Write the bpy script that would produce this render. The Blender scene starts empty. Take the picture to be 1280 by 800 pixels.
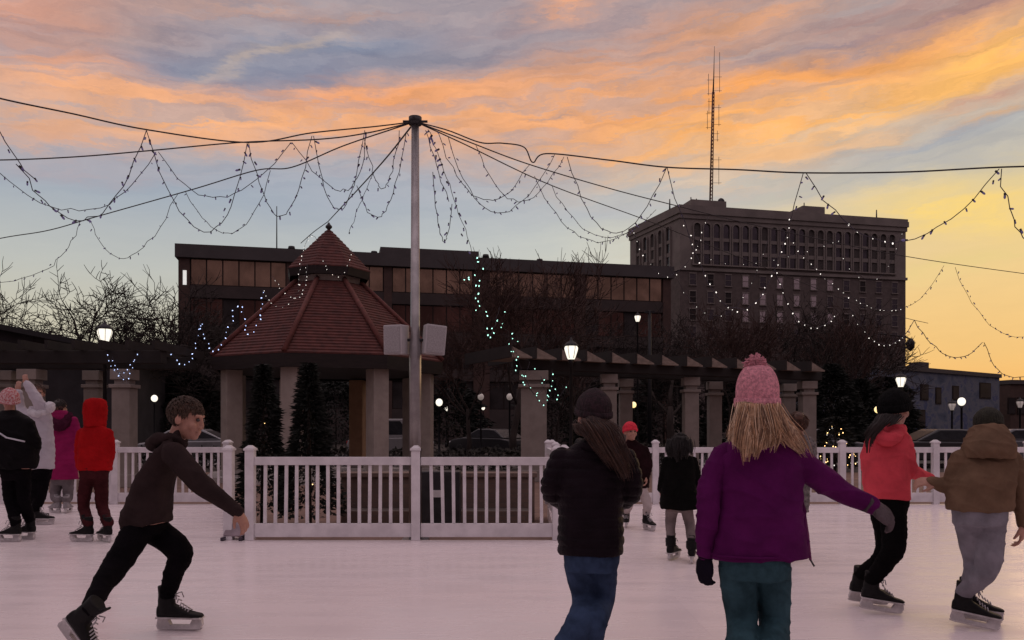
import bpy, bmesh, math, random
import numpy as np
from mathutils import Vector, Matrix, noise

random.seed(7)
rng = np.random.default_rng(7)
C = bpy.context.scene.collection
SC = bpy.context.scene
PI = math.pi

# ------------------------------------------------------------------ camera
F = 1000.0          # focal length in pixels of the 1280 wide photograph
HZ = 535.0          # horizon row
CAMH = 1.25
cam_d = bpy.data.cameras.new('camera')
cam_d.sensor_width = 36.0
cam_d.lens = 36.0 * F / 1280.0
cam_d.shift_y = (HZ - 400.0) / 1280.0
cam_d.clip_start = 0.05
cam_d.clip_end = 3000
cam = bpy.data.objects.new('camera', cam_d)
C.objects.link(cam)
cam.location = (0, 0, CAMH)
cam.rotation_euler = (PI / 2, 0, 0)
SC.camera = cam


def at(px, py, d):
    """point of the place seen at this pixel of the photograph at distance d in front of the camera"""
    return Vector(((px - 640.0) / F * d, d, CAMH - (py - HZ) / F * d))


def s2l(c):
    return tuple(((v / 255.0) / 12.92 if v / 255.0 <= 0.04045 else ((v / 255.0 + 0.055) / 1.055) ** 2.4) for v in c)


# ------------------------------------------------------------------ world: dusk sky with lit clouds
W = bpy.data.worlds.new('World')
SC.world = W
W.use_nodes = True
NT = W.node_tree
NT.nodes.clear()


class G:
    """small helper that writes node maths"""
    def __init__(s, nt): s.nt = nt
    def n(s, t, **k):
        nd = s.nt.nodes.new(t)
        for a, b in k.items(): setattr(nd, a, b)
        return nd
    def setin(s, nd, i, v):
        if v is None: return
        if isinstance(v, bpy.types.NodeSocket): s.nt.links.new(v, nd.inputs[i])
        else: nd.inputs[i].default_value = v
    def m(s, op, a, b=None, c=None, clamp=False):
        nd = s.n('ShaderNodeMath', operation=op, use_clamp=clamp)
        s.setin(nd, 0, a); s.setin(nd, 1, b); s.setin(nd, 2, c)
        return nd.outputs[0]
    def ss(s, x, lo, hi, a=0.0, b=1.0):
        nd = s.n('ShaderNodeMapRange', interpolation_type='SMOOTHSTEP')
        s.setin(nd, 0, x); s.setin(nd, 1, lo); s.setin(nd, 2, hi); s.setin(nd, 3, a); s.setin(nd, 4, b)
        return nd.outputs[0]
    def mix(s, f, a, b, blend='MIX'):
        nd = s.n('ShaderNodeMix', data_type='RGBA', blend_type=blend)
        s.setin(nd, 0, f)
        s.setin(nd, 6, a if isinstance(a, bpy.types.NodeSocket) else (*a, 1))
        s.setin(nd, 7, b if isinstance(b, bpy.types.NodeSocket) else (*b, 1))
        return nd.outputs[2]
    def xyz(s, x, y, z):
        nd = s.n('ShaderNodeCombineXYZ')
        s.setin(nd, 0, x); s.setin(nd, 1, y); s.setin(nd, 2, z)
        return nd.outputs[0]
    def noise(s, v, scale, detail=4.0, rough=0.55, dist=0.0):
        nd = s.n('ShaderNodeTexNoise')
        s.setin(nd, 'Vector', v); nd.inputs['Scale'].default_value = scale
        nd.inputs['Detail'].default_value = detail; nd.inputs['Roughness'].default_value = rough
        nd.inputs['Distortion'].default_value = dist
        return nd.outputs[0]
    def ramp(s, x, stops):
        nd = s.n('ShaderNodeValToRGB')
        s.setin(nd, 0, x)
        cr = nd.color_ramp
        while len(cr.elements) < len(stops): cr.elements.new(0.5)
        for e, (p, c) in zip(cr.elements, stops):
            e.position = p; e.color = (*c, 1)
        return nd.outputs[0]


g = G(NT)
tc = g.n('ShaderNodeTexCoord')
sep = g.n('ShaderNodeSeparateXYZ')
NT.links.new(tc.outputs['Generated'], sep.inputs[0])
dx, dy, dz = sep.outputs
AZ = g.m('ARCTAN2', dx, dy)                       # bearing, 0 straight ahead
EL = g.m('ARCSINE', dz)                           # elevation


def azel(px, py):
    x = (px - 640) / F; z = (HZ - py) / F
    return math.atan2(x, 1.0), math.atan2(z, math.sqrt(1 + x * x))


v1 = g.xyz(g.m('MULTIPLY', AZ, 2.2), g.m('MULTIPLY', EL, 8.0), 3.7)
v2 = g.xyz(g.m('MULTIPLY', AZ, 2.0), g.m('MULTIPLY', EL, 7.0), 9.1)
wa = g.m('SUBTRACT', g.noise(v1, 2.6, 7, 0.66), 0.5)
we = g.m('SUBTRACT', g.noise(v2, 2.6, 8, 0.68), 0.5)
AZw = g.m('MULTIPLY_ADD', wa, 0.17, AZ)
ELw = g.m('MULTIPLY_ADD', we, 0.070, EL)
# fine streaks drawn out along the wind, slightly tilted
ELt = g.m('MULTIPLY_ADD', AZ, -0.09, ELw)
vs = g.xyz(g.m('MULTIPLY', AZ, 3.0), g.m('MULTIPLY', ELt, 34.0), 1.3)
STREAK = g.noise(vs, 1.6, 7, 0.62, 0.3)
vs2 = g.xyz(g.m('MULTIPLY', AZ, 6.0), g.m('MULTIPLY', ELt, 40.0), 5.3)
STREAK2 = g.noise(vs2, 1.7, 6, 0.65, 0.4)

deg = lambda d: math.radians(d)
en = g.m('DIVIDE', EL, deg(90), clamp=True)
left = g.ramp(en, [(0.0, s2l((204, 190, 156))), (0.07, s2l((202, 196, 174))), (0.115, s2l((190, 192, 186))),
                   (0.17, s2l((164, 173, 184))), (0.23, s2l((158, 160, 172))), (0.34, s2l((168, 150, 152))),
                   (0.55, s2l((212, 184, 188))), (1.0, s2l((216, 196, 204)))])
right = g.ramp(en, [(0.0, s2l((248, 178, 92))), (0.05, s2l((243, 196, 124))), (0.11, s2l((240, 205, 142))),
                    (0.165, s2l((226, 204, 152))), (0.20, s2l((192, 188, 178))), (0.25, s2l((166, 164, 168))),
                    (0.34, s2l((172, 148, 146))), (0.55, s2l((220, 186, 180))), (1.0, s2l((216, 196, 204)))])
col = g.mix(g.ss(AZw, deg(-2), deg(27)), left, right)
# pale band low in the middle
BL = [
    # px, py, rx, ry, tilt(deg, + rises to the right), colour, strength, streakiness
    (760, 320, 230, 50, 0, (214, 212, 196), 0.75, 0.2),
    (560, 300, 190, 40, 0, (190, 195, 195), 0.5, 0.2),
    (250, 236, 240, 24, 0, (154, 167, 181), 0.6, 0.3),
    (450, 235, 160, 26, 2, (172, 176, 188), 0.7, 0.4),
    (830, 245, 240, 22, 2, (182, 186, 192), 0.8, 0.3),
    (1010, 255, 150, 14, -4, (216, 200, 176), 0.7, 0.6),
    (1000, 215, 190, 10, 2, (236, 200, 160), 0.7, 0.7),
    (1210, 262, 150, 17, -9, (250, 214, 128), 0.85, 0.5),
    (1180, 330, 200, 14, 8, (232, 206, 140), 0.6, 0.6),
    (1170, 182, 200, 19, 4, (162, 168, 176), 1.0, 0.3),
    (1130, 215, 220, 12, 3, (186, 182, 176), 0.8, 0.4),
    (45, 22, 150, 34, 6, (220, 152, 124), 0.95, 0.4),
    (190, 55, 200, 30, 3, (178, 150, 144), 0.9, 0.5),
    (430, 50, 170, 26, 4, (138,146,166), 0.9, 0.5),
    (245, 96, 130, 24, 4, (116, 136, 164), 1.0, 0.25),
    (400, 96, 90, 14, 5, (120, 132, 158), 0.8, 0.2),
    (325, 72, 105, 7, 27, (184, 168, 160), 0.9, 0.3),
    (650, 50, 130, 26, 5, (158, 144, 152), 0.8, 0.5),
    (330, 18, 190, 12, 3, (190, 154, 142), 0.8, 0.6),
    (120, 112, 170, 22, 4, (236, 174, 136), 1.0, 0.5),
    (60, 75, 90, 12, 8, (224, 162, 132), 0.7, 0.5),
    (70, 170, 140, 16, 3, (206, 164, 146), 0.85, 0.4),
    (100, 208, 160, 14, 2, (178, 166, 172), 0.8, 0.4),
    (330, 158, 290, 20, 6, (248, 178, 122), 1.0, 0.6),
    (470, 172, 190, 12, 4, (214, 176, 160), 0.8, 0.5),
    (520, 122, 190, 13, 5, (244, 162, 104), 0.95, 0.4),
    (640, 140, 210, 30, 5, (238, 172, 126), 0.95, 0.6),
    (760, 172, 170, 20, 3, (222, 172, 140), 0.85, 0.5),
    (790, 82, 150, 22, 6, (220, 158, 120), 0.9, 0.45),
    (860, 40, 130, 18, 5, (196, 150, 136), 0.8, 0.5),
    (930, 28, 120, 14, 4, (222, 162, 122), 0.7, 0.5),
    (980, 104, 330, 22, 6, (248, 168, 98), 1.0, 0.4),
    (1060, 138, 290, 22, 7, (250, 190, 122), 1.0, 0.4),
    (900, 160, 230, 16, 6, (250, 178, 108), 0.9, 0.5),
    (960, 190, 150, 12, 3, (242, 188, 136), 0.85, 0.6),
    (1130, 60, 150, 22, 7, (238, 164, 100), 0.95, 0.5),
    (1240, 78, 120, 36, 8, (249, 186, 106), 1.0, 0.35),
    (1160, 14, 190, 18, 3, (170, 134, 130), 0.9, 0.5),
    (1080, 62, 110, 8, 4, (158, 144, 150), 0.7, 0.5),
    (1245, 122, 90, 8, 6, (196, 152, 140), 0.75, 0.5),
    (720, 12, 60, 10, 8, (232, 170, 136), 0.9, 0.5),
    (1000, 66, 120, 6, 5, (150, 138, 148), 0.7, 0.5),
    (560, 70, 120, 10, 3, (130,131,148), 0.7, 0.4),
    (1240, 150, 80, 6, 5, (222, 172, 124), 0.6, 0.6),
]
for (px, py, rx, ry, tilt, c, st, sk) in BL:
    a0, e0 = azel(px, py)
    ca, sa = math.cos(math.radians(tilt)), math.sin(math.radians(tilt))
    k = math.cos(a0) ** 2
    ra, re = rx / F * k * 0.95, ry / F * math.cos(a0) * 1.12
    da = g.m('SUBTRACT', AZw, a0); de = g.m('SUBTRACT', ELw, e0)
    p = g.m('ADD', g.m('MULTIPLY', da, ca / ra), g.m('MULTIPLY', de, sa / ra))
    q = g.m('ADD', g.m('MULTIPLY', da, -sa / re), g.m('MULTIPLY', de, ca / re))
    r2 = g.m('ADD', g.m('MULTIPLY', p, p), g.m('MULTIPLY', q, q))
    w = g.m('POWER', 2.718, g.m('MULTIPLY', r2, -0.9))
    sm = g.ss(STREAK, 0.40, 0.57, 1.0 - sk, 1.0 + 0.35 * sk)
    w = g.m('MULTIPLY', g.m('MULTIPLY', w, sm), st, clamp=True)
    col = g.mix(w, col, s2l(c))
# small tonal streaks inside the cloud layer
hi = g.ss(EL, deg(13), deg(22))
amp = g.m('MULTIPLY', g.m('SUBTRACT', STREAK2, 0.5), g.m('MULTIPLY_ADD', hi, 0.85, 0.12))
col = g.mix(1.0, col, g.xyz(g.m('ADD', 1.0, amp), g.m('ADD', 1.0, g.m('MULTIPLY', amp, 0.85)), g.m('ADD', 1.0, g.m('MULTIPLY', amp, 0.55))), 'MULTIPLY')
# away from the sunset: dusk low down, brightened overhead to light the ice
back = g.mix(g.ss(EL, deg(8), deg(56)), s2l((104, 86, 94)), s2l((216, 196, 204)))
front = g.ss(dy, -0.10, 0.80)
col = g.mix(front, back, col)
# below the horizon: dim ground tone
col = g.mix(g.ss(EL, deg(-3), deg(0)), s2l((58, 50, 52)), col)

sky = g.n('ShaderNodeTexSky', sky_type='NISHITA')
sky.sun_disc = False
SUN_EL, SUN_AZ = math.radians(1.2), math.radians(38)
sky.sun_elevation = SUN_EL
sky.sun_rotation = SUN_AZ
bg1 = g.n('ShaderNodeBackground'); bg1.inputs[1].default_value = 1.0
NT.links.new(col, bg1.inputs[0])
bg2 = g.n('ShaderNodeBackground'); bg2.inputs[1].default_value = 0.002
NT.links.new(sky.outputs[0], bg2.inputs[0])
addn = g.n('ShaderNodeAddShader')
NT.links.new(bg1.outputs[0], addn.inputs[0]); NT.links.new(bg2.outputs[0], addn.inputs[1])
out = g.n('ShaderNodeOutputWorld')
NT.links.new(addn.outputs[0], out.inputs[0])

# the sun is at the horizon behind the town: a faint warm glow only
sun_d = bpy.data.lights.new('sun', 'SUN')
sun_d.energy = 0.12
sun_d.angle = math.radians(12)
sun_d.color = (1.0, 0.62, 0.36)
sun = bpy.data.objects.new('sun', sun_d)
C.objects.link(sun)
sdir = Vector((math.sin(SUN_AZ) * math.cos(SUN_EL + 0.1), math.cos(SUN_AZ) * math.cos(SUN_EL + 0.1), math.sin(SUN_EL + 0.1)))
sun.rotation_euler = (-sdir).to_track_quat('-Z', 'Y').to_euler()

SC.view_settings.view_transform = 'Standard'
SC.view_settings.look = 'None'
SC.view_settings.exposure = 0.0
SC.view_settings.gamma = 1.0
SC.view_settings.use_curve_mapping = False
SC.render.engine = 'CYCLES'
SC.cycles.use_denoising = True
SC.cycles.max_bounces = 6
SC.cycles.sample_clamp_indirect = 4.0

# ------------------------------------------------------------------ materials
MATS = {}


def mat(name, c, rough=0.7, metal=0.0, var=0.25, vscale=6.0, bump=0.0, bscale=40.0, stretch=(1, 1, 1), emit=None, est=0.0, spec=0.5, c2=None, sheen=0.0, coat=0.0):
    """procedural principled material: base colour mottled by noise, optional bump"""
    if name in MATS: return MATS[name]
    m = bpy.data.materials.new(name)
    m.use_nodes = True
    nt = m.node_tree
    h = G(nt)
    b = nt.nodes['Principled BSDF']
    t = h.n('ShaderNodeTexCoord')
    mp = h.n('ShaderNodeMapping'); mp.inputs['Scale'].default_value = stretch
    nt.links.new(t.outputs['Object'], mp.inputs[0])
    v = mp.outputs[0]
    nz = h.noise(v, vscale, 5, 0.6)
    f = h.ss(nz, 0.3, 0.7)
    ca = tuple(max(0, x * (1 - var)) for x in c)
    cb = tuple(min(1, x * (1 + var)) for x in c) if c2 is None else c2
    colr = h.mix(f, ca, cb)
    nt.links.new(colr, b.inputs['Base Color'])
    b.inputs['Roughness'].default_value = rough
    b.inputs['Metallic'].default_value = metal
    b.inputs['Specular IOR Level'].default_value = spec
    if sheen: b.inputs['Sheen Weight'].default_value = sheen
    if coat: b.inputs['Coat Weight'].default_value = coat
    if bump:
        bn = h.n('ShaderNodeBump'); bn.inputs['Strength'].default_value = bump; bn.inputs['Distance'].default_value = 0.02
        nt.links.new(h.noise(v, bscale, 4, 0.6), bn.inputs['Height'])
        nt.links.new(bn.outputs[0], b.inputs['Normal'])
    if emit is not None:
        b.inputs['Emission Color'].default_value = (*emit, 1)
        b.inputs['Emission Strength'].default_value = est
    MATS[name] = m
    return m


def brick_mat(name, c1, c2, mortar, scale=1.0, bw=0.22, bh=0.075, rough=0.85, axis='xz'):
    if name in MATS: return MATS[name]
    m = bpy.data.materials.new(name); m.use_nodes = True
    nt = m.node_tree; h = G(nt); b = nt.nodes['Principled BSDF']
    t = h.n('ShaderNodeTexCoord')
    sp = h.n('ShaderNodeSeparateXYZ'); nt.links.new(t.outputs['Object'], sp.inputs[0])
    if axis == 'xz': vec = h.xyz(h.m('ADD', sp.outputs[0], sp.outputs[1]), sp.outputs[2], 0.0)
    else: vec = h.xyz(sp.outputs[0], sp.outputs[1], 0.0)
    br = h.n('ShaderNodeTexBrick')
    nt.links.new(vec, br.inputs['Vector'])
    br.inputs['Color1'].default_value = (*c1, 1); br.inputs['Color2'].default_value = (*c2, 1); br.inputs['Mortar'].default_value = (*mortar, 1)
    br.inputs['Scale'].default_value = scale
    br.inputs['Brick Width'].default_value = bw; br.inputs['Row Height'].default_value = bh; br.inputs['Mortar Size'].default_value = 0.006 / scale
    nz = h.noise(t.outputs['Object'], 1.3, 5, 0.6)
    colr = h.mix(h.ss(nz, 0.3, 0.7, 0.0, 0.5), br.outputs[0], tuple(x * 0.5 for x in c1))
    nt.links.new(colr, b.inputs['Base Color'])
    b.inputs['Roughness'].default_value = rough
    bn = h.n('ShaderNodeBump'); bn.inputs['Strength'].default_value = 0.4; bn.inputs['Distance'].default_value = 0.01
    nt.links.new(br.outputs[1], bn.inputs['Height']); bn.invert = True
    nt.links.new(bn.outputs[0], b.inputs['Normal'])
    MATS[name] = m
    return m


# ------------------------------------------------------------------ mesh helpers
class MB:
    """collects shapes and links them as ONE mesh object"""
    def __init__(s): s.v = []; s.f = []; s.mi = []; s.sm = []

    def raw(s, v, f, mi=0, smooth=False):
        o = len(s.v)
        s.v.extend([tuple(p) for p in v])
        for q in f:
            s.f.append(tuple(i + o for i in q)); s.mi.append(mi); s.sm.append(smooth)
        return s

    def box(s, c, size, mi=0, rot=None, taper=None):
        hx, hy, hz = size[0] / 2, size[1] / 2, size[2] / 2
        pts = []
        for z in (-1, 1):
            k = 1.0 if (taper is None or z < 0) else taper
            for (x, y) in ((-1, -1), (1, -1), (1, 1), (-1, 1)):
                p = Vector((x * hx * k, y * hy * k, z * hz))
                if rot is not None: p = rot @ p
                pts.append(p + Vector(c))
        return s.raw(pts, [(3, 2, 1, 0), (4, 5, 6, 7), (0, 1, 5, 4), (1, 2, 6, 5), (2, 3, 7, 6), (3, 0, 4, 7)], mi)

    def bbox(s, a, b, mi=0):
        return s.box(((a[0] + b[0]) / 2, (a[1] + b[1]) / 2, (a[2] + b[2]) / 2), (abs(b[0] - a[0]), abs(b[1] - a[1]), abs(b[2] - a[2])), mi)

    def tube(s, pts, r, n=8, mi=0, caps=True, smooth=True):
        pts = [Vector(p) for p in pts]
        if not hasattr(r, '__len__'): r = [r] * len(pts)
        rings = []
        prev = None
        for i, p in enumerate(pts):
            t = (pts[min(i + 1, len(pts) - 1)] - pts[max(i - 1, 0)])
            t = t.normalized() if t.length > 1e-9 else Vector((0, 0, 1))
            if prev is None:
                a = Vector((0, 0, 1)) if abs(t.z) < 0.9 else Vector((1, 0, 0))
                u = t.cross(a).normalized()
            else:
                u = prev - t * prev.dot(t)
                u = u.normalized() if u.length > 1e-6 else t.orthogonal().normalized()
            prev = u
            w = t.cross(u)
            rings.append([p + (u * math.cos(2 * PI * k / n) + w * math.sin(2 * PI * k / n)) * r[i] for k in range(n)])
        v = [q for ring in rings for q in ring]
        f = []
        for i in range(len(rings) - 1):
            for k in range(n):
                f.append((i * n + k, i * n + (k + 1) % n, (i + 1) * n + (k + 1) % n, (i + 1) * n + k))
        if caps:
            f.append(tuple(reversed(range(n)))); f.append(tuple(range((len(rings) - 1) * n, len(rings) * n)))
        return s.raw(v, f, mi, smooth)

    def lathe(s, prof, n=24, c=(0, 0, 0), mi=0, sx=1.0, sy=1.0, a0=0.0, smooth=True, rfun=None, cap=True, M=None):
        v = []; f = []
        for j, (r, z) in enumerate(prof):
            for k in range(n):
                a = a0 + 2 * PI * k / n
                rr = r * (rfun(a, z) if rfun else 1.0)
                p = Vector((rr * math.cos(a) * sx, rr * math.sin(a) * sy, z))
                if M is not None: p = M @ p
                v.append(p + Vector(c))
        for j in range(len(prof) - 1):
            for k in range(n):
                f.append((j * n + k, j * n + (k + 1) % n, (j + 1) * n + (k + 1) % n, (j + 1) * n + k))
        if cap:
            f.append(tuple(reversed(range(n)))); f.append(tuple(range((len(prof) - 1) * n, len(prof) * n)))
        return s.raw(v, f, mi, smooth)

    def ell(s, c, r, M=None, n=16, m=10, mi=0):
        v = []; f = []
        for j in range(m + 1):
            th = PI * j / m
            for k in range(n):
                a = 2 * PI * k / n
                p = Vector((r[0] * math.sin(th) * math.cos(a), r[1] * math.sin(th) * math.sin(a), -r[2] * math.cos(th)))
                if M is not None: p = M @ p
                v.append(p + Vector(c))
        for j in range(m):
            for k in range(n):
                f.append((j * n + k, j * n + (k + 1) % n, (j + 1) * n + (k + 1) % n, (j + 1) * n + k))
        return s.raw(v, f, mi, True)

    def prism(s, poly, y0, y1, mi=0, M=None):
        """polygon in xz pushed along y"""
        n = len(poly)
        v = [Vector((p[0], y0, p[1])) for p in poly] + [Vector((p[0], y1, p[1])) for p in poly]
        if M is not None: v = [M @ q for q in v]
        f = [tuple(range(n)), tuple(reversed(range(n, 2 * n)))]
        for i in range(n):
            f.append((i, n + i, n + (i + 1) % n, (i + 1) % n))
        return s.raw(v, f, mi)

    def mesh(s, name, mats):
        me = bpy.data.meshes.new(name)
        me.from_pydata(s.v, [], s.f)
        for m in (mats if isinstance(mats, (list, tuple)) else [mats]): me.materials.append(m)
        me.polygons.foreach_set('material_index', s.mi)
        me.polygons.foreach_set('use_smooth', s.sm)
        bm = bmesh.new(); bm.from_mesh(me)
        bmesh.ops.recalc_face_normals(bm, faces=bm.faces)
        bm.to_mesh(me); bm.free()
        me.update()
        return me

    def build(s, name, mats, parent=None, bevel=0.0):
        o = bpy.data.objects.new(name, s.mesh(name, mats))
        C.objects.link(o)
        if parent is not None: o.parent = parent
        if bevel:
            md = o.modifiers.new('bevel', 'BEVEL'); md.width = bevel; md.segments = 2; md.limit_method = 'ANGLE'
        return o


def tag(o, label, cat, group=None):
    o['label'] = label; o['category'] = cat
    if group: o['group'] = group
    return o


def empty(name, loc, label, cat, group=None, rz=0.0):
    o = bpy.data.objects.new(name, None)
    o.empty_display_size = 0.2
    C.objects.link(o)
    o.location = loc; o.rotation_euler = (0, 0, rz)
    return tag(o, label, cat, group)


def struct(o):
    o['kind'] = 'structure'
    return o


def inst(src, parent, loc=(0, 0, 0), rot=None, scale=None):
    """a copy of one part sharing its mesh"""
    c = src.copy(); C.objects.link(c); c.parent = parent
    c.location = loc
    if rot is not None: c.rotation_euler = rot
    if scale is not None: c.scale = scale
    return c


def copy_tree(o, parent=None):
    kids = list(o.children)
    c = o.copy(); C.objects.link(c)
    if parent is not None: c.parent = parent
    for k in kids: copy_tree(k, c)
    return c

# ------------------------------------------------------------------ ground, ice, street
PZ = -0.22          # plaza level: the rink stands a step above it
M_ICE = bpy.data.materials.new('rink_ice'); M_ICE.use_nodes = True
_nt = M_ICE.node_tree; _h = G(_nt); _b = _nt.nodes['Principled BSDF']
_t = _h.n('ShaderNodeTexCoord').outputs['Object']
_n1 = _h.noise(_t, 0.35, 5, 0.6)
_mp = _h.n('ShaderNodeMapping'); _mp.inputs['Scale'].default_value = (0.5, 2.2, 1); _mp.inputs['Rotation'].default_value = (0, 0, 0.12)
_nt.links.new(_t, _mp.inputs[0])
_n2 = _h.noise(_mp.outputs[0], 2.0, 6, 0.65)
_mp3 = _h.n('ShaderNodeMapping'); _mp3.inputs['Scale'].default_value = (6.0, 0.7, 1); _mp3.inputs['Rotation'].default_value = (0, 0, -0.35)
_nt.links.new(_t, _mp3.inputs[0])
_n3 = _h.noise(_mp3.outputs[0], 5.0, 6, 0.7)
_br = _h.n('ShaderNodeTexBrick'); _nt.links.new(_t, _br.inputs['Vector'])
_br.inputs['Scale'].default_value = 1.0; _br.inputs['Brick Width'].default_value = 2.4; _br.inputs['Row Height'].default_value = 1.2
_br.inputs['Mortar Size'].default_value = 0.004
_br.inputs['Color1'].default_value = (0.902, 0.809, 0.805, 1); _br.inputs['Color2'].default_value = (0.858, 0.769, 0.770, 1); _br.inputs['Mortar'].default_value = (0.814, 0.728, 0.735, 1)
_c = _h.mix(_h.ss(_n1, 0.3, 0.7, 0, 0.6), _br.outputs[0], (0.90, 0.82, 0.82))
_c = _h.mix(_h.ss(_n2, 0.40, 0.80, 0, 0.24), _c, (0.74, 0.63, 0.65))
_c = _h.mix(_h.ss(_n3, 0.62, 0.72, 0, 0.35), _c, (0.90, 0.84, 0.84))
for _k, (_s, _o, _w, _v) in enumerate(((0.55, 3.1, 0.0045, 0.30), (0.38, 11.7, 0.0035, 0.34), (0.8, 23.0, 0.005, 0.22), (0.3, 41.0, 0.003, 0.3))):
    _m2 = _h.n('ShaderNodeMapping'); _m2.inputs['Location'].default_value = (_o, -_o, _o); _m2.inputs['Rotation'].default_value = (0, 0, 0.7 * _k); _m2.inputs['Scale'].default_value = (1.0, 1.6, 1)
    _nt.links.new(_t, _m2.inputs[0])
    _q = _h.m('ABSOLUTE', _h.m('SUBTRACT', _h.m('FRACT', _h.m('MULTIPLY', _h.noise(_m2.outputs[0], _s, 1.0, 0.4), 9.0)), 0.5))
    _line = _h.m('MULTIPLY', _h.ss(_q, 0.0, _w * 9, _v, 0.0), _h.ss(_n3, 0.45, 0.62))
    _c = _h.mix(_line, _c, (0.93, 0.88, 0.88))
_nt.links.new(_c, _b.inputs['Base Color'])
_nt.links.new(_h.ss(_n2, 0.3, 0.7, 0.20, 0.34), _b.inputs['Roughness'])
_b.inputs['IOR'].default_value = 1.42
_bn = _h.n('ShaderNodeBump'); _bn.inputs['Strength'].default_value = 0.05; _bn.inputs['Distance'].default_value = 0.01
_nt.links.new(_n2, _bn.inputs['Height']); _nt.links.new(_bn.outputs[0], _b.inputs['Normal'])

M_GROUND = mat('dry_ground', (0.045, 0.035, 0.028), 0.95, var=0.4, vscale=0.8, bump=0.4, bscale=6)
M_ASPH = mat('asphalt', (0.045, 0.043, 0.045), 0.85, var=0.3, vscale=1.0, bump=0.3, bscale=60)
M_PAVER = brick_mat('plaza_brick', (0.20, 0.12, 0.09), (0.26, 0.16, 0.12), (0.14, 0.10, 0.085), 1.0, 0.4, 0.2, axis='xy')
M_WALLBRICK = brick_mat('garden_brick', (0.15, 0.10, 0.08), (0.19, 0.125, 0.10), (0.14, 0.115, 0.10))
M_CONC = mat('pale_concrete', (0.40, 0.37, 0.35), 0.85, var=0.15, vscale=2.0, bump=0.15, bscale=30)
M_WHITE = mat('white_vinyl', (0.70, 0.67, 0.69), 0.45, var=0.13, vscale=5.0, c2=(0.78, 0.75, 0.77))

struct(MB().raw([(-600, -40, PZ - 0.02), (600, -40, PZ - 0.02), (600, 1500, PZ - 0.02), (-600, 1500, PZ - 0.02)], [(0, 1, 2, 3)]).build('ground', M_GROUND))
struct(MB().raw([(-40, -12, PZ), (40, -12, PZ), (40, 26.5, PZ), (-40, 26.5, PZ)], [(0, 1, 2, 3)]).build('plaza', M_PAVER))
struct(MB().raw([(-200, 31, PZ - 0.012), (200, 31, PZ - 0.012), (200, 44, PZ - 0.012), (-200, 44, PZ - 0.012)], [(0, 1, 2, 3)]).build('road', M_ASPH))
struct(MB().bbox((-200, 30.85, PZ - 0.1), (200, 31, PZ + 0.1)).build('kerb', M_CONC, bevel=0.02))
_st = MB()
for k in range(-20, 21):
    x = k * 6.0
    _st.raw([(x, 37.44, PZ - 0.008), (x + 3, 37.44, PZ - 0.008), (x + 3, 37.56, PZ - 0.008), (x, 37.56, PZ - 0.008)], [(0, 1, 2, 3)])
struct(_st.build('road_marking', mat('road_paint', (0.7, 0.66, 0.5), 0.7)))

# outline of the ice: the rink wraps round a paved bay that holds the light pole
D_N, D_F = 8.93, 13.16        # near and far rail distances
XNL, XNR = -2.92, 0.50        # near corners of the bay
XFL, XFR = -4.66, 0.58        # far corners of the bay
ice_pts = [(-22, -8), (22, -8), (22, D_F), (XFR, D_F), (XNR, D_N), (XNL, D_N), (-3.17, 9.2), (XFL, D_F), (-22, D_F)]
_m = MB(); _n = len(ice_pts)
_m.raw([(x, y, 0) for x, y in ice_pts] + [(x, y, PZ - 0.05) for x, y in ice_pts],
       [tuple(range(_n))] + [(i, (i + 1) % _n, _n + (i + 1) % _n, _n + i) for i in range(_n)])
ice = struct(_m.build('ice_rink', M_ICE))

# ------------------------------------------------------------------ picket fence
def picket_fence(pts, label, z=0.0, h=0.93, n_last=True, group='white picket fences round the rink', low=0.035, skip_posts=()):
    x0, y0 = pts[0]
    root = empty('picket_fence', (x0, y0, z), label, 'fence', group)
    for i, (x, y) in enumerate(pts):
        if i in skip_posts: continue
        p = MB().box((x - x0, y - y0, 0.50), (0.10, 0.10, 1.0))
        po = p.build('post', M_WHITE, root, bevel=0.006)
        cp = MB().box((x - x0, y - y0, 1.012), (0.122, 0.122, 0.025))
        cp.box((x - x0, y - y0, 1.041), (0.11, 0.11, 0.033), taper=0.35)
        cp.build('cap', M_WHITE, po)
    for i in range(len(pts) - 1):
        a = Vector((pts[i][0] - x0, pts[i][1] - y0, 0)); b = Vector((pts[i + 1][0] - x0, pts[i + 1][1] - y0, 0))
        d = b - a; L = d.length; d.normalize()
        rot = Matrix.Rotation(math.atan2(d.y, d.x), 3, 'Z')
        sag = random.uniform(-0.008, 0.008)
        mid = (a + b) / 2
        MB().box(mid + Vector((0, 0, h - 0.045 + sag)), (L - 0.101, 0.052, 0.09), rot=rot).build('top_rail', M_WHITE, root, bevel=0.005)
        MB().box(mid + Vector((0, 0, low + 0.075)), (L - 0.101, 0.052, 0.15), rot=rot).build('bottom_rail', M_WHITE, root, bevel=0.005)
        pk = MB()
        n = max(3, int(round((L - 0.1) / 0.118)))
        for k in range(1, n):
            p = a + d * (0.05 + (L - 0.1) * k / n)
            tilt = Matrix.Rotation(random.gauss(0, 0.011), 3, 'Y')
            pk.box(p + Vector((0, 0, (low + 0.152 + h - 0.092 + sag) / 2)), (0.036, 0.022, h - 0.092 - low - 0.152 + sag), rot=rot @ tilt)
        pk.build('pickets', M_WHITE, root)
    return root


def row(xa, xb, y, n):
    return [(xa + (xb - xa) * i / n, y) for i in range(n + 1)]


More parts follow.
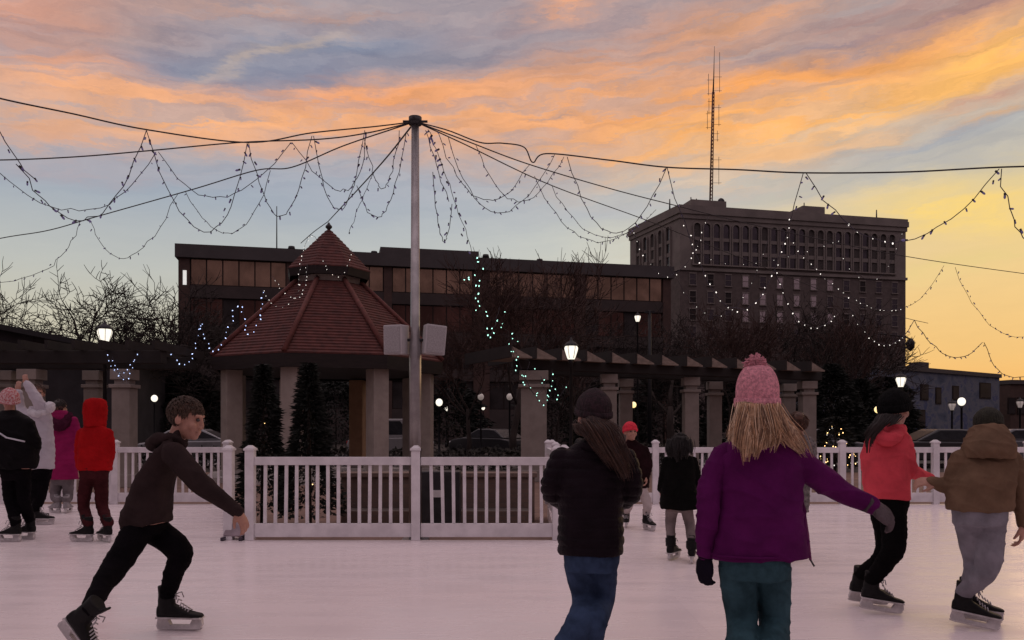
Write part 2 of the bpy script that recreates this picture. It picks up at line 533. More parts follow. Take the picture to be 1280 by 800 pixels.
picket_fence([(XNL, D_N), (-1.07, D_N)], 'white picket panel in front of the two small evergreens left of the pole')
picket_fence([(-1.07, D_N - 0.001), (XNR, D_N)], 'white picket panel between the light pole and the black padded jacket')
picket_fence([(-3.17, D_N + 0.03), (-4.60, D_F - 0.25)], 'white picket run going back along the left side of the paved bay')
picket_fence([(0.60, D_N + 0.28), (0.60, 11.0), (0.59, D_F - 0.02)], 'white picket run going back along the right side of the paved bay')
picket_fence(row(-6.52, -4.66, D_F, 1), 'white picket panel at the far edge of the ice behind the boy')
picket_fence(row(-6.56 - 1.83 * 4, -6.56, D_F + 0.003, 4), 'white picket run at the far edge behind the children on the left')
picket_fence([(0.66, D_F + 0.004)] + row(2.36, 2.36 + 1.535 * 9, D_F + 0.004, 9), 'long white picket run along the far right edge of the ice')

# ------------------------------------------------------------------ things on the paved bay
M_GALV = mat('galvanised_steel', (0.36, 0.34, 0.34), 0.35, metal=0.8, var=0.2, vscale=4)
M_DARKMETAL = mat('dark_metal', (0.03, 0.03, 0.033), 0.5, metal=0.3, var=0.3)
PD = 10.4
ptop = at(519, 150, PD)
pole = empty('light_pole', (ptop.x, PD, PZ), 'tall slim grey steel pole carrying all the festoon cables', 'pole')
hp = ptop.z - PZ
MB().tube([(0, 0, 0.02), (0, 0, hp * 0.47), (0, 0, hp * 0.48), (0, 0, hp)], [0.085, 0.078, 0.062, 0.05], 16).build('shaft', M_GALV, pole)
MB().box((0, 0, 0.015), (0.34, 0.34, 0.03)).build('base_plate', M_GALV, pole, bevel=0.004)
_c = MB().tube([(0, 0, hp - 0.06), (0, 0, hp + 0.035)], [0.085, 0.085], 16)
_c.tube([(-0.16, 0, hp - 0.02), (0.16, 0, hp - 0.02)], 0.016, 6).tube([(0, -0.16, hp - 0.02), (0, 0.16, hp - 0.02)], 0.016, 6)
_c.build('cable_ring', M_DARKMETAL, pole)
_b2 = MB()
zs = CAMH - (425 - HZ) / F * PD
_b2.tube([(-0.22, 0, zs - PZ), (0.22, 0, zs - PZ)], 0.02, 8)
_b2.build('bracket', M_DARKMETAL, pole)
M_SPK = mat('speaker_shell', (0.46, 0.44, 0.45), 0.6, var=0.1, vscale=5)
M_GRILL = mat('speaker_grille', (0.38, 0.36, 0.37), 0.7, var=0.2, vscale=60, bump=0.5, bscale=200)


def speaker(px, yaw, roll, label):
    p = at(px, 425, PD - 0.02)
    r = empty('loudspeaker', p, label, 'speaker', 'pale loudspeakers on the light pole', yaw)
    r.rotation_euler = (0.06, roll, yaw)
    prof = [(-0.14, -0.12), (0.14, -0.12), (0.10, 0.13), (-0.10, 0.13)]
    m = MB()
    m.raw([(x, y, z) for z in (-0.19, 0.19) for (x, y) in prof], [(3, 2, 1, 0), (4, 5, 6, 7), (0, 1, 5, 4), (1, 2, 6, 5), (2, 3, 7, 6), (3, 0, 4, 7)])
    m.build('cabinet', M_SPK, r, bevel=0.012)
    MB().box((0, -0.128, 0), (0.235, 0.012, 0.335)).build('grille', M_GRILL, r, bevel=0.004)
    MB().tube([(0, 0.1, 0), (0, 0.17, 0)], 0.03, 10).build('mount', M_DARKMETAL, r)


speaker(497, -0.45, 0.02, 'pale grey loudspeaker clamped to the left of the light pole')
speaker(541, 0.45, 0.07, 'pale grey loudspeaker tilting out on the right of the light pole')

# low garden wall behind the front rails
wl = at(428, 600, 12.6).x; wr = at(668, 600, 12.6).x
gw = empty('garden_wall', (wl, 12.5, PZ), 'low brick garden wall with a pale cap seen through the front pickets', 'wall')
MB().bbox((0, 0, 0), (wr - wl, 0.35, 0.70)).build('brickwork', M_WALLBRICK, gw)
M_CAPB = brick_mat('cap_brick', (0.19, 0.13, 0.105), (0.23, 0.155, 0.125), (0.15, 0.12, 0.10))
MB().bbox((-0.04, -0.04, 0.70), (wr - wl + 0.04, 0.39, 0.77)).build('cap', M_CAPB, gw, bevel=0.01)
MB().bbox((0.1, -0.45, 0), (wr - wl - 0.1, -0.003, 0.22)).build('step', M_WALLBRICK, gw, bevel=0.01)
# electrical box
ebp = at(548, 600, 11.2)
eb = empty('electrical_box', (ebp.x, 11.2, PZ), 'black electrical cabinet with a pale label behind the picket panel', 'cabinet')
MB().bbox((-0.30, 0, 0), (0.30, 0.35, 0.86)).build('housing', M_DARKMETAL, eb, bevel=0.015)
MB().bbox((-0.10, -0.012, 0.50), (0.08, -0.002, 0.60)).build('label_plate', M_WHITE, eb)
MB().tube([(0.2, -0.03, 0.42), (0.2, -0.03, 0.54)], 0.012, 6).build('handle', M_GALV, eb)
# weighted foot by the corner post
ft = at(297, 672, 9.05)
fo = empty('skate_aid', (ft.x, 9.0, 0.0), 'small grey plastic skating aid parked at the corner fence post under the boy\'s hand', 'skating aid')
MB().box((0, 0, 0.115), (0.24, 0.20, 0.15), taper=0.8).build('block', mat('grey_plastic', (0.34, 0.28, 0.31), 0.5), fo, bevel=0.02)
for sx in (-0.10, 0.10):
    MB().box((sx, 0, 0.02), (0.035, 0.34, 0.04)).build('runner', mat('dark_plastic', (0.035, 0.025, 0.04), 0.4), fo, bevel=0.006)

# ------------------------------------------------------------------ gazebo
M_TILE = mat('clay_tile', (0.085, 0.021, 0.016), 0.8, var=0.35, vscale=5.0, bump=0.3, bscale=30)
M_TILE2 = mat('clay_ridge', (0.125, 0.036, 0.028), 0.8, var=0.25, vscale=8)
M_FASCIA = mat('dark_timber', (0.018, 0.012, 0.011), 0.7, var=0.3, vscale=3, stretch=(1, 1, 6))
M_STUCCO = mat('pale_stucco', (0.36, 0.31, 0.275), 0.9, var=0.12, vscale=3, bump=0.2, bscale=60)
GD = 24.0
GX = at(411, 0, GD).x
gz = empty('gazebo', (GX, GD, PZ), 'octagonal park gazebo with a red tiled roof and small cupola', 'gazebo')


def gzz(py): return CAMH - (py - HZ) / F * (GD - 0.6) - PZ


RE = 3.45
EA = gzz(452); TA = gzz(353)
A0 = PI / 8 + math.radians(16.5)
prof = []
NC = 26
RT = 1.0
for k in range(NC):
    t0 = k / NC; t1 = (k + 1) / NC
    r0 = RE + (RT - RE) * t0; r1 = RE + (RT - RE) * t1
    z0 = EA + (TA - EA) * t0; z1 = EA + (TA - EA) * t1
    prof.append((r0, z0)); prof.append((r0, z0 + 0.045)); prof.append((r1, z1 + 0.010))
roof = MB().lathe(prof, 8, a0=A0, smooth=False).build('roof', M_TILE, gz)
rd = MB()
for k in range(8):
    a = A0 + 2 * PI * k / 8
    rd.tube([((RE + 0.02) * math.cos(a), (RE + 0.02) * math.sin(a), EA + 0.06), ((RT) * math.cos(a), RT * math.sin(a), TA + 0.07)], 0.075, 6)
rd.build('ridge_tiles', M_TILE2, roof)
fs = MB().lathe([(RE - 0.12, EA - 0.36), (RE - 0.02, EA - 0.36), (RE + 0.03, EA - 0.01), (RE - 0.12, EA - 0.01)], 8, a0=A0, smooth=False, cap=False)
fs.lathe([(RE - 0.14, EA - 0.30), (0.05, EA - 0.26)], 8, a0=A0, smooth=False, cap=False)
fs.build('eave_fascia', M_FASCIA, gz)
RC = 2.92
M_WARMLIT = mat('warm_lit_stucco', (0.33, 0.20, 0.115), 0.9, var=0.12, vscale=3, bump=0.2, bscale=60)  # tan tint stands in for warm light on one back column
for k in range(8):
    a = A0 + 2 * PI * k / 8
    m = MB()
    rot = Matrix.Rotation(a + 0.0, 3, 'Z')
    x, y = RC * math.cos(a), RC * math.sin(a)
    m.box((x, y, (EA - 0.34) / 2), (0.46, 0.46, EA - 0.34), rot=rot)
    cm = m.build('column', M_WARMLIT if k == 1 else M_STUCCO, gz, bevel=0.02)
    if k == 1: cm['label'] = 'column with warm light painted into its colour'
    MB().box((x, y, 0.15), (0.56, 0.56, 0.30), rot=rot).build('plinth', M_CONC, cm, bevel=0.02)
MB().lathe([(RC + 0.75, 0), (RC + 0.75, 0.14), (0.01, 0.15)], 8, a0=A0, smooth=False).build('floor_slab', M_CONC, gz)
# cupola
cz0, cz1 = gzz(357), gzz(341)
cu = MB().lathe([(0.96, cz0 - 0.15), (0.96, cz1), (0.05, cz1 + 0.01)], 8, a0=A0, smooth=False).build('cupola', M_STUCCO, gz)
MB().lathe([(1.22, cz1 - 0.12), (1.28, cz1 + 0.12), (1.1, cz1 + 0.16), (1.1, cz1 - 0.12)], 8, a0=A0, smooth=False, cap=False).build('gutter', M_FASCIA, cu)
prof = []
zt = gzz(281)
for k in range(13):
    t0, t1 = k / 13, (k + 1) / 13
    f0 = lambda t: 1.25 * (1 - t) ** 0.95 + 0.03
    z0 = cz1 + 0.10 + (zt - cz1 - 0.1) * t0; z1 = cz1 + 0.10 + (zt - cz1 - 0.1) * t1
    prof += [(f0(t0), z0), (f0(t0), z0 + 0.035), (f0(t1), z1 + 0.008)]
MB().lathe(prof, 8, a0=A0, smooth=False).build('cupola_roof', M_TILE, cu)
MB().lathe([(0.03, zt - 0.05), (0.05, zt + 0.02), (0.10, zt + 0.07), (0.10, zt + 0.11), (0.05, zt + 0.16), (0.02, zt + 0.22)], 12).build('finial', M_DARKMETAL, cu)

# ------------------------------------------------------------------ lights strings
M_CABLE = mat('black_cable', (0.02, 0.017, 0.02), 0.6, var=0.2)
M_WIRE = mat('string_wire', (0.025, 0.02, 0.035), 0.6, var=0.2)


def bulb_mat(name, c, e):
    m = mat(name, tuple(x * 0.6 for x in c), 0.3, emit=c, est=e)
    m.cycles.emission_sampling = 'NONE'
    return m


M_LIT = bulb_mat('bulb_lit', (1.0, 0.94, 0.86), 1.6)
M_LITG = bulb_mat('bulb_green', (0.45, 0.95, 0.78), 2.4)
M_LITB = bulb_mat('bulb_blue', (0.50, 0.62, 1.0), 2.2)
M_DIM = bulb_mat('bulb_dim', (0.20, 0.17, 0.38), 0.12)
M_WARM = bulb_mat('bulb_warm', (1.0, 0.62, 0.25), 4.0)
M_SOCK = mat('bulb_socket', (0.02, 0.02, 0.025), 0.5)


def bulb_mesh(name, m, k=1.0, sock=True):
    b = MB()
    if sock: b.tube([(0, 0, 0.004), (0, 0, -0.014 * k)], [0.008 * k, 0.008 * k], 6, mi=1)
    b.ell((0, 0, -0.024 * k), (0.009 * k, 0.009 * k, 0.017 * k), n=7, m=5, mi=0)
    return b.mesh(name, [m, M_SOCK])


BULBS = {'dim': bulb_mesh('bulb_dim', M_DIM, 1.15), 'lit': bulb_mesh('bulb_lit', M_LIT, 0.7), 'green': bulb_mesh('bulb_green', M_LITG, 0.8),
         'blue': bulb_mesh('bulb_blue', M_LITB, 0.85), 'warm': bulb_mesh('bulb_warm', M_WARM, 0.9)}


def catmull(P, n=8):
    P = [Vector(p) for p in P]
    Q = [P[0] * 2 - P[1]] + P + [P[-1] * 2 - P[-2]]
    out = []
    for i in range(1, len(Q) - 2):
        for k in range(n):
            t = k / n
            a, b, c, d = Q[i - 1], Q[i], Q[i + 1], Q[i + 2]
            out.append(0.5 * ((2 * b) + (c - a) * t + (2 * a - 5 * b + 4 * c - d) * t * t + (3 * b - a - 3 * c + d) * t ** 3))
    out.append(P[-1])
    return out


def cable(pts, label, r=0.0085):
    P = [at(*p) for p in pts]
    o = P[0]
    m = MB().tube([p - o for p in catmull(P, 10)], r, 6)
    c = m.build('cable', M_CABLE); c.location = o
    tag(c, label, 'cable', 'festoon cables running from the light pole')
    return c


def swag(p0, dip, p1, n=18):
    """hanging curve from p0 to p1 through its lowest point"""
    a, b, c = at(*p0), at(*dip), at(*p1)
    ctl = b * 2 - (a + c) / 2
    return [a * (1 - t) ** 2 + ctl * 2 * t * (1 - t) + c * t * t for t in [i / n for i in range(n + 1)]]


def string_lights(curves, label, kind='dim', spacing=0.16, r=0.0048, scale=1.0, lit_from=None, group='strings of small fairy lights', jitter=0.015):
    o = curves[0][0].copy()
    wires = []
    total = 0
    for cv in curves:
        cv2 = [p + Vector((random.gauss(0, 0.010), random.gauss(0, 0.02), random.gauss(0, 0.010))) for p in cv]
        cv2[0], cv2[-1] = cv[0], cv[-1]
        wires.append(MB().tube([p - o for p in cv2], r, 5))
        total += sum((cv[i + 1] - cv[i]).length for i in range(len(cv) - 1))
    sp = max(spacing, total / 95)
    root = bpy.data.objects.new('string_lights', None)
    C.objects.link(root); root.location = o
    tag(root, label, 'fairy lights', group)
    for w in wires: w.build('wire', M_WIRE, root)
    cnt = 0
    for cv in curves:
        acc = sp * random.random()
        for i in range(len(cv) - 1):
            d = cv[i + 1] - cv[i]; L = d.length
            while acc < L:
                p = cv[i] + d * (acc / L) - o
                if cnt < 98:
                    k = kind
                    if lit_from is not None: k = lit_from(p + o, kind)
                    b = bpy.data.objects.new('bulb', BULBS[k]); C.objects.link(b); b.parent = root
                    b.location = p + Vector((random.gauss(0, jitter), random.gauss(0, jitter), 0))
                    b.rotation_euler = (random.gauss(0, 0.6), random.gauss(0, 0.6), 0)
                    s = scale * random.uniform(0.75, 1.25)
                    b.scale = (s, s, s)
                    cnt += 1
                acc += sp * random.uniform(0.7, 1.3)
            acc -= L
    return root


T = (519, 152, PD)
cable([(-90, 98, 7.4), (0, 123, 8.0), (90, 142, 8.6), (183, 162, 9.1), (310, 178, 9.7), (390, 166, 10.0), (470, 158, 10.3), T],
      'upper left festoon cable sloping down from the top left of the sky')
cable([(-90, 199, 10.6), (0, 200, 10.6), (95, 196, 10.6), (190, 188, 10.5), (300, 178, 10.5), (400, 174, 10.4), (460, 166, 10.4), T],
      'nearly level festoon cable left of the pole crossing the upper one')
cable([(-90, 318, 15.5), (0, 298, 15), (60, 288, 14.4), (120, 271, 13.8), (240, 237, 12.8), (320, 213, 12.0), (365, 209, 11.6), (430, 182, 11.0), T],
      'lowest left festoon cable dropping towards the bare trees')
_f = at(410, 277, GD)
cable([T, (470, 212, 15), (410, 277, GD - 0.1)], 'straight guy cable from the pole top to the gazebo finial', 0.013)
cable([(410, 277, GD - 0.1), (392, 290, 25.0), (376, 304, 26.0)], 'short cable leaving the gazebo finial down to the left', 0.012)
cable([T, (560, 163, 10.2), (600, 178, 10.1), (628, 179, 10.1), (655, 184, 10.0), (666, 203, 10.0), (683, 192, 10.0), (760, 200, 9.6), (833, 209, 9.3), (920, 212, 9.0), (1005, 216, 8.7), (1130, 215, 8.4), (1250, 209, 8.1), (1380, 206, 7.8)],
      'nearly level festoon cable right of the pole passing the radio mast')
cable([T, (580, 175, 11), (660, 205, 12.2), (760, 235, 13.6), (845, 257, 14.8), (960, 285, 16.4), (1130, 320, 18.6), (1280, 342, 20), (1380, 354, 21)],
      'middle right festoon cable sloping across the stone tower')
cable([T, (580, 180, 11.5), (690, 232, 14), (810, 276, 17), (900, 312, 19), (1000, 352, 21.5), (1070, 380, 23), (1130, 397, 25), (1160, 404, 26)],
      'lowest right festoon cable sloping down to the tower foot')

lab = 'strings of small fairy lights'
string_lights([swag((-40, 80, 7.6), (8, 180, 7.9), (45, 225, 8.2), 10), swag((20, 205, 8.0), (112, 274, 8.7), (183, 163, 9.1)), swag((183, 163, 9.1), (256, 291, 9.4), (309, 179, 9.7)),
               swag((311, 179, 9.7), (352, 270, 9.9), (390, 170, 10.0)), swag((392, 170, 10.0), (424, 262, 10.1), (456, 163, 10.25))],
              'dark fairy lights in deep loops under the upper left cable', 'dim', 0.13)
string_lights([swag((-20, 198, 10.6), (100, 264, 10.6), (195, 190, 10.5)), swag((198, 190, 10.5), (275, 246, 10.5), (364, 178, 10.4)), swag((365, 178, 10.4), (430, 238, 10.4), (458, 168, 10.4))],
              'thin fairy lights in shallow loops under the level left cable', 'dim', 0.17, scale=0.75)
string_lights([swag((-10, 352, 14.5), (60, 335, 14.2), (100, 277, 13.9)), swag((112, 274, 13.8), (160, 322, 13.4), (222, 243, 12.9)), swag((232, 240, 12.8), (290, 291, 12.3), (338, 213, 11.9))],
              'faint fairy lights hanging over the bare trees under the lowest left cable', 'dim', 0.22, scale=0.75)
string_lights([swag((455, 172, 10.6), (478, 236, 10.5), (499, 163, 10.4)), swag((508, 165, 10.4), (478, 268, 10.6), (446, 232, 11))],
              'fairy lights looping close beside the pole top on its left', 'dim', 0.13, scale=0.9)
string_lights([swag((470, 212, 15), (452, 250, 15), (436, 292, 15.5))], 'single short drop of fairy lights above the gazebo cupola', 'dim', 0.2)
string_lights([swag((532, 163, 10.3), (546, 205, 10.3), (561, 252, 10.3), 8), swag((541, 215, 10.3), (553, 300, 10.3), (565, 255, 10.3))],
              'fairy lights hanging in one narrow loop right beside the pole', 'dim', 0.12, scale=0.9)
string_lights([swag((535, 162, 10.3), (558, 222, 12), (588, 307, 14)), swag((588, 307, 14), (597, 350, 15), (604, 398, 16)), swag((580, 350, 15.5), (592, 352, 15), (600, 392, 15.6)),
               swag((604, 398, 16), (612, 420, 16.5), (624, 384, 17)), swag((620, 400, 17), (634, 415, 17.6), (643, 440, 18)), swag((640, 425, 18), (650, 470, 18.4), (662, 452, 18.6)),
               swag((656, 470, 18.6), (682, 505, 18.8), (690, 462, 19)), swag((676, 470, 19), (690, 500, 19.2), (708, 480, 19.4)), swag((645, 440, 18.2), (668, 492, 18.5), (684, 470, 18.8))],
              'long greenish string tumbling from the pole across the bare tree to the pergola', 'green', 0.2,
              lit_from=lambda p, k: 'green' if (p.y > 14.3) else 'dim', scale=1.35, jitter=0.07)
string_lights([swag((548, 166, 10.5), (604, 250, 10.8), (662, 206, 12)), swag((560, 170, 10.6), (622, 266, 11.5), (694, 192, 12.5)), swag((595, 182, 11.2), (648, 252, 12.0), (705, 196, 12.8))],
              'three overlapping loops of fairy lights right of the pole', 'dim', 0.17, scale=0.85)
string_lights([swag((668, 220, 12.5), (732, 299, 13.2), (800, 280, 14.5)), swag((690, 232, 13), (752, 296, 14), (820, 262, 15)), swag((709, 196, 10), (765, 292, 10), (833, 210, 9.3))],
              'loops of fairy lights hanging against the pale sky left of the tower', 'dim', 0.17, scale=0.85)


def lit_low(x0, x1, y0):
    def fn(p, k):
        px = 640 + p.x / p.y * F; py = HZ - (p.z - CAMH) / p.y * F
        return 'lit' if (x0 < px < x1 and py > y0) else 'dim'
    return fn


lt = lit_low(790, 1131, 268)
string_lights([swag((834, 210, 9.3), (922, 388, 9.2), (1004, 217, 8.7))], 'deep loop of lit bulbs hanging in front of the tower between two cable peaks', 'dim', 0.12, lit_from=lt, scale=0.8)
string_lights([swag((1008, 217, 8.7), (1118, 302, 8.4), (1249, 211, 8.1)), swag((1252, 211, 8.1), (1290, 300, 7.9), (1350, 208, 7.8))],
              'dark string sagging from the tower out to the yellow sky at the right edge', 'dim', 0.14, lit_from=lt)
string_lights([swag((790, 285, 15), (838, 345, 15.4), (886, 270, 15.6)), swag((980, 290, 16.8), (1100, 387, 18), (1180, 332, 19)), swag((1194, 334, 19), (1262, 420, 20), (1340, 380, 20.5))],
              'lit string looping low over the right half of the tower and into the sky', 'lit', 0.2, lit_from=lt, scale=1.15)
string_lights([swag((968, 335, 20), (1005, 405, 21), (1048, 392, 22)), swag((1062, 385, 23), (1105, 431, 24), (1143, 400, 25)), swag((1143, 400, 25), (1188, 446, 26), (1228, 428, 27)), swag((1230, 428, 27), (1268, 472, 28), (1330, 440, 29))],
              'faint far string running from the tower foot over the blue building', 'lit', 0.3, lit_from=lt, scale=1.7, r=0.011)
string_lights([swag((830, 320, 22), (900, 395, 22), (960, 300, 22)), swag((868, 290, 22), (915, 330, 22), (1050, 300, 22)), swag((1040, 300, 22), (1090, 350, 22), (1128, 290, 22))],
              'scattered lit bulbs across the arched storey of the tower', 'lit', 0.42, scale=1.0, r=0.006)
GLL = GD - 2.6
string_lights([swag((214, 440, GLL), (236, 452, GLL), (250, 402, GLL)), swag((250, 402, GLL), (268, 438, GLL), (284, 408, GLL)), swag((290, 402, GLL), (292, 388, GLL), (302, 380, GLL), 6), swag((302, 380, GLL), (315, 418, GLL), (330, 362, GLL))],
              'bright bluish lights looping down off the left of the gazebo roof', 'blue', 0.15, scale=1.5)
string_lights([swag((328, 362, GLL), (352, 384, GLL), (378, 352, GLL)), swag((372, 360, GLL), (384, 300, GLL + 1), (398, 304, GLL + 1)), swag((340, 345, GLL), (372, 372, GLL), (384, 330, GLL + 1)), swag((402, 322, GLL + 1), (425, 345, GLL + 1), (440, 312, GLL + 1))],
              'lit bulbs draped round the gazebo cupola', 'lit', 0.17, scale=1.3)
string_lights([swag((132, 436, 19.7), (150, 466, 19.7), (172, 440, 19.7)), swag((140, 445, 19.7), (156, 474, 19.7), (166, 450, 19.7))], 'bluish lights wound round the left pergola column head', 'blue', 0.13, scale=1.2)

# ------------------------------------------------------------------ pergolas
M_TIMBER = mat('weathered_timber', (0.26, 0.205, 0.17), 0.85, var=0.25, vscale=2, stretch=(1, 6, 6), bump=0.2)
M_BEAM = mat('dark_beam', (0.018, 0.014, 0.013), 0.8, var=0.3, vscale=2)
M_COL = mat('pergola_stone', (0.27, 0.235, 0.21), 0.9, var=0.12, vscale=3, bump=0.2, bscale=50)


def pergola_column(root, x, y, w, ht):
    c = MB().box((x, y, ht / 2 - 0.25), (w, w, ht - 0.5)).build('column', M_COL, root, bevel=0.02)
    m = MB().box((x, y, ht - 0.46), (w * 1.22, w * 1.22, 0.09)).box((x, y, ht - 0.36), (w * 0.8, w * 0.8, 0.115)).box((x, y, ht - 0.17), (w * 1.12, w * 1.12, 0.26))
    m.build('capital', M_COL, c, bevel=0.01)
    MB().box((x, y, 0.16), (w * 1.25, w * 1.25, 0.32)).build('plinth', M_COL, c, bevel=0.015)


pg = empty('pergola', (0, 0, PZ), 'long timber pergola on pale columns right of the gazebo', 'pergola')
Ya, Yb = 22.0, 27.0
pxa, pxb = 652.0, 1012.0
def pgp(px, off=0.0):
    """plan point along the pergola front under this column"""
    t = (px - pxa) / (pxb - pxa); y = Ya + (Yb - Ya) * t + off
    return ((px - 640) / F * y, y)
HT = CAMH + (535 - 463) / F * 22.4 - PZ
for px, w in ((667, 0.70), (761, 0.42), (863, 0.44), (1009, 0.46)):
    x, y = pgp(px); pergola_column(pg, x, y, w, HT)
for px, w in ((782, 0.40), (893, 0.42), (985, 0.42)):
    x, y = pgp(px, 2.0); pergola_column(pg, x, y, w, HT)
x0, y0 = pgp(655); x1, y1 = pgp(1016)
for off, nm in ((0.0, 'beam'), (2.0, 'beam')):
    a = Vector((x0, y0 + off, HT + 0.13)); b = Vector((x1, y1 + off, HT + 0.13)); d = b - a
    MB().box((a + b) / 2, (d.length + 0.5, 0.34, 0.26), rot=Matrix.Rotation(math.atan2(d.y, d.x), 3, 'Z')).build(nm, M_BEAM, pg, bevel=0.01)
ang = math.atan2(y1 - y0, x1 - x0)
nr = 13
for k in range(nr):
    t = k / (nr - 1)
    px = 640 + (1006 - 640) * t
    x, y = pgp(px)
    M = Matrix.Translation((x, y, HT + 0.262)) @ Matrix.Rotation(ang, 4, 'Z')
    r = MB()
    # sawtooth board laid across the beams, with a dark cheek standing in for shade on its high side
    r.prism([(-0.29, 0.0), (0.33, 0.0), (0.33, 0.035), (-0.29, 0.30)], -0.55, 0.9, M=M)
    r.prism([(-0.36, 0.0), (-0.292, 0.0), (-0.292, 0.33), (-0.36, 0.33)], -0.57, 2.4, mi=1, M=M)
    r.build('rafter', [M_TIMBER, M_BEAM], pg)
lp = empty('pergola', (0, 0, PZ), 'dark timber pergola on pale columns behind the children on the left', 'pergola')
LYa = 20.0
HL = CAMH + (535 - 460) / F * LYa - PZ
for px, w, off in ((40, 0.44, 0), (156, 0.45, 0.0), (118, 0.40, 1.9), (-60, 0.44, 0), (10, 0.40, 1.9)):
    pergola_column(lp, (px - 640) / F * (LYa + off), LYa + off, w, HL + (0.10 if off else 0))
xa = (-120 - 640) / F * LYa; xb = (205 - 640) / F * LYa
for off in (0, 1.9):
    MB().bbox((xa, LYa + off - 0.16, HL + 0.105), (xb, LYa + off + 0.16, HL + 0.42)).build('beam', M_BEAM, lp, bevel=0.01)
for k in range(11):
    x = xa + (xb - xa) * k / 10
    MB().prism([(-0.04, 0.0), (0.04, 0.0), (0.04, 0.22), (-0.04, 0.22)], LYa - 0.6, LYa + 2.5, M=Matrix.Translation((x, 0, HL + 0.42))).build('rafter', M_BEAM, lp)

# ------------------------------------------------------------------ buildings
M_OFF = brick_mat('office_brick', (0.080, 0.046, 0.038), (0.10, 0.056, 0.045), (0.066, 0.046, 0.04), 1.0, 0.6, 0.2)
M_OFFBAND = mat('office_fascia', (0.070, 0.060, 0.060), 0.7, var=0.15, vscale=0.4)
M_SPAN = mat('office_spandrel', (0.052, 0.038, 0.035), 0.8, var=0.2, vscale=0.5)
M_MULL = mat('bronze_frame', (0.03, 0.022, 0.02), 0.6, spec=0.1)


def glass(name, c, rough=0.12, metal=0.75, var=0.35, vs=0.35, sp=0.5):
    return mat(name, c, rough, metal=metal, var=var, vscale=vs, spec=sp)


M_GB = glass('bronze_glass', (0.36, 0.245, 0.165))
M_GB2 = glass('bronze_glass_dull', (0.12, 0.06, 0.046))
M_GD = glass('dark_glass', (0.04, 0.034, 0.034), 0.4, metal=0.0, sp=0.06)
M_GP = glass('pale_glass', (0.62, 0.56, 0.55))


class Facade:
    """a building front from ground corner p0 to p1; local x runs along it, local y into the building"""
    def __init__(s, name, p0, p1, label, cat='building'):
        s.p0, s.p1 = Vector(p0), Vector(p1)
        s.d = (s.p1 - s.p0); s.L = s.d.length; s.d.normalize()
        s.root = empty(name, (p0[0], p0[1], PZ), label, cat, rz=math.atan2(s.d.y, s.d.x))
    def u(s, px):
        k = (px - 640) / F
        return (k * s.p0.y - s.p0.x) / (s.d.x - k * s.d.y)
    def z(s, py, px):
        y = s.p0.y + s.u(px) * s.d.y
        return CAMH + (HZ - py) / F * y - PZ


of = Facade('office_building', (-29.2, 70.0), (15.9, 80.0), 'low brown office block with ribbons of bronze windows behind the gazebo')
zr = of.z(305, 223)
zw = [(of.z(321, 237), of.z(356, 237)), (of.z(371, 237), of.z(407, 237)), (of.z(422, 237), of.z(456, 237)), (of.z(472, 237), of.z(510, 237))]
RV = 0.35
body = MB()
bays = [(237, 358), (368, 480), (490, 592), (612, 720), (732, 829)]
ub = [(of.u(a), of.u(b)) for a, b in bays]
body.bbox((0, RV + 0.05, 0), (of.L, 18, zr - 0.02))
# piers and spandrels in front of the glass line
edges = [0.0] + [e for b in ub for e in b] + [of.L]
for i in range(0, len(edges), 2):
    body.bbox((edges[i], 0, 0), (edges[i + 1], RV + 0.049, zr - 1.16))
wallo = body.build('wall', M_OFF, of.root)
for (ua, ubb) in ub:
    zlast = zr - 1.16
    m = MB()
    for zt_, zb_ in zw:
        m.bbox((ua, 0.06, zt_), (ubb, RV + 0.048, zlast)); zlast = zb_
    m.bbox((ua, 0.06, 0), (ubb, RV + 0.048, zlast))
    m.build('spandrel', M_SPAN, of.root)
MB().bbox((-0.25, -0.25, zr - 1.158), (of.L + 0.25, 18.2, zr)).build('parapet', M_OFFBAND, of.root)
MB().bbox((of.u(476), 0.8, zr), (of.u(600), 10, zr + 0.80)).build('penthouse', M_OFFBAND, of.root)
for px, h in ((363, 0.7), (469, 0.6), (612, 0.8), (681, 0.6)):
    MB().tube([(of.u(px), 2, zr - 0.1), (of.u(px), 2, zr + h * 0.6), (of.u(px), 2, zr + h * 0.6), (of.u(px), 2, zr + h)], [0.18, 0.18, 0.36, 0.28], 10).build('vent', M_DARKMETAL, of.root)
MB().tube([(of.u(343), 3, zr - 0.1), (of.u(343), 3, zr + 4.6)], [0.07, 0.04], 6).build('antenna', M_DARKMETAL, of.root)
for bi, (ua, ubb) in enumerate(ub):
    for ri, (zt_, zb_) in enumerate(zw):
        n = 6
        fr = MB()
        wv = (ubb - ua) / n
        for k in range(n + 1):
            xk = min(max(ua + wv * k, ua + 0.05), ubb - 0.05)
            fr.bbox((xk - 0.05, 0.20, zb_ + 0.1), (xk + 0.05, 0.30, zt_ - 0.1))
        fr.bbox((ua, 0.19, zb_), (ubb, 0.31, zb_ + 0.1)).bbox((ua, 0.19, zt_ - 0.1), (ubb, 0.31, zt_))
        fo_ = fr.build('window', M_MULL, of.root)
        pn = MB()
        for k in range(n):
            mi = 2 if ri >= 2 else 0 if ri == 0 else (1 if random.random() < 0.8 or ri == 0 else 2)
            tl = random.gauss(0, 0.004)
            pn.raw([(ua + wv * k + 0.05, 0.25 + tl, zb_ + 0.1), (ua + wv * (k + 1) - 0.05, 0.25 - tl, zb_ + 0.1), (ua + wv * (k + 1) - 0.05, 0.25 - tl, zt_ - 0.1), (ua + wv * k + 0.05, 0.25 + tl, zt_ - 0.1)], [(0, 1, 2, 3)], mi)
        pn.build('pane', [M_GB, M_GB2, M_GD], fo_)
_u = of.u(231)
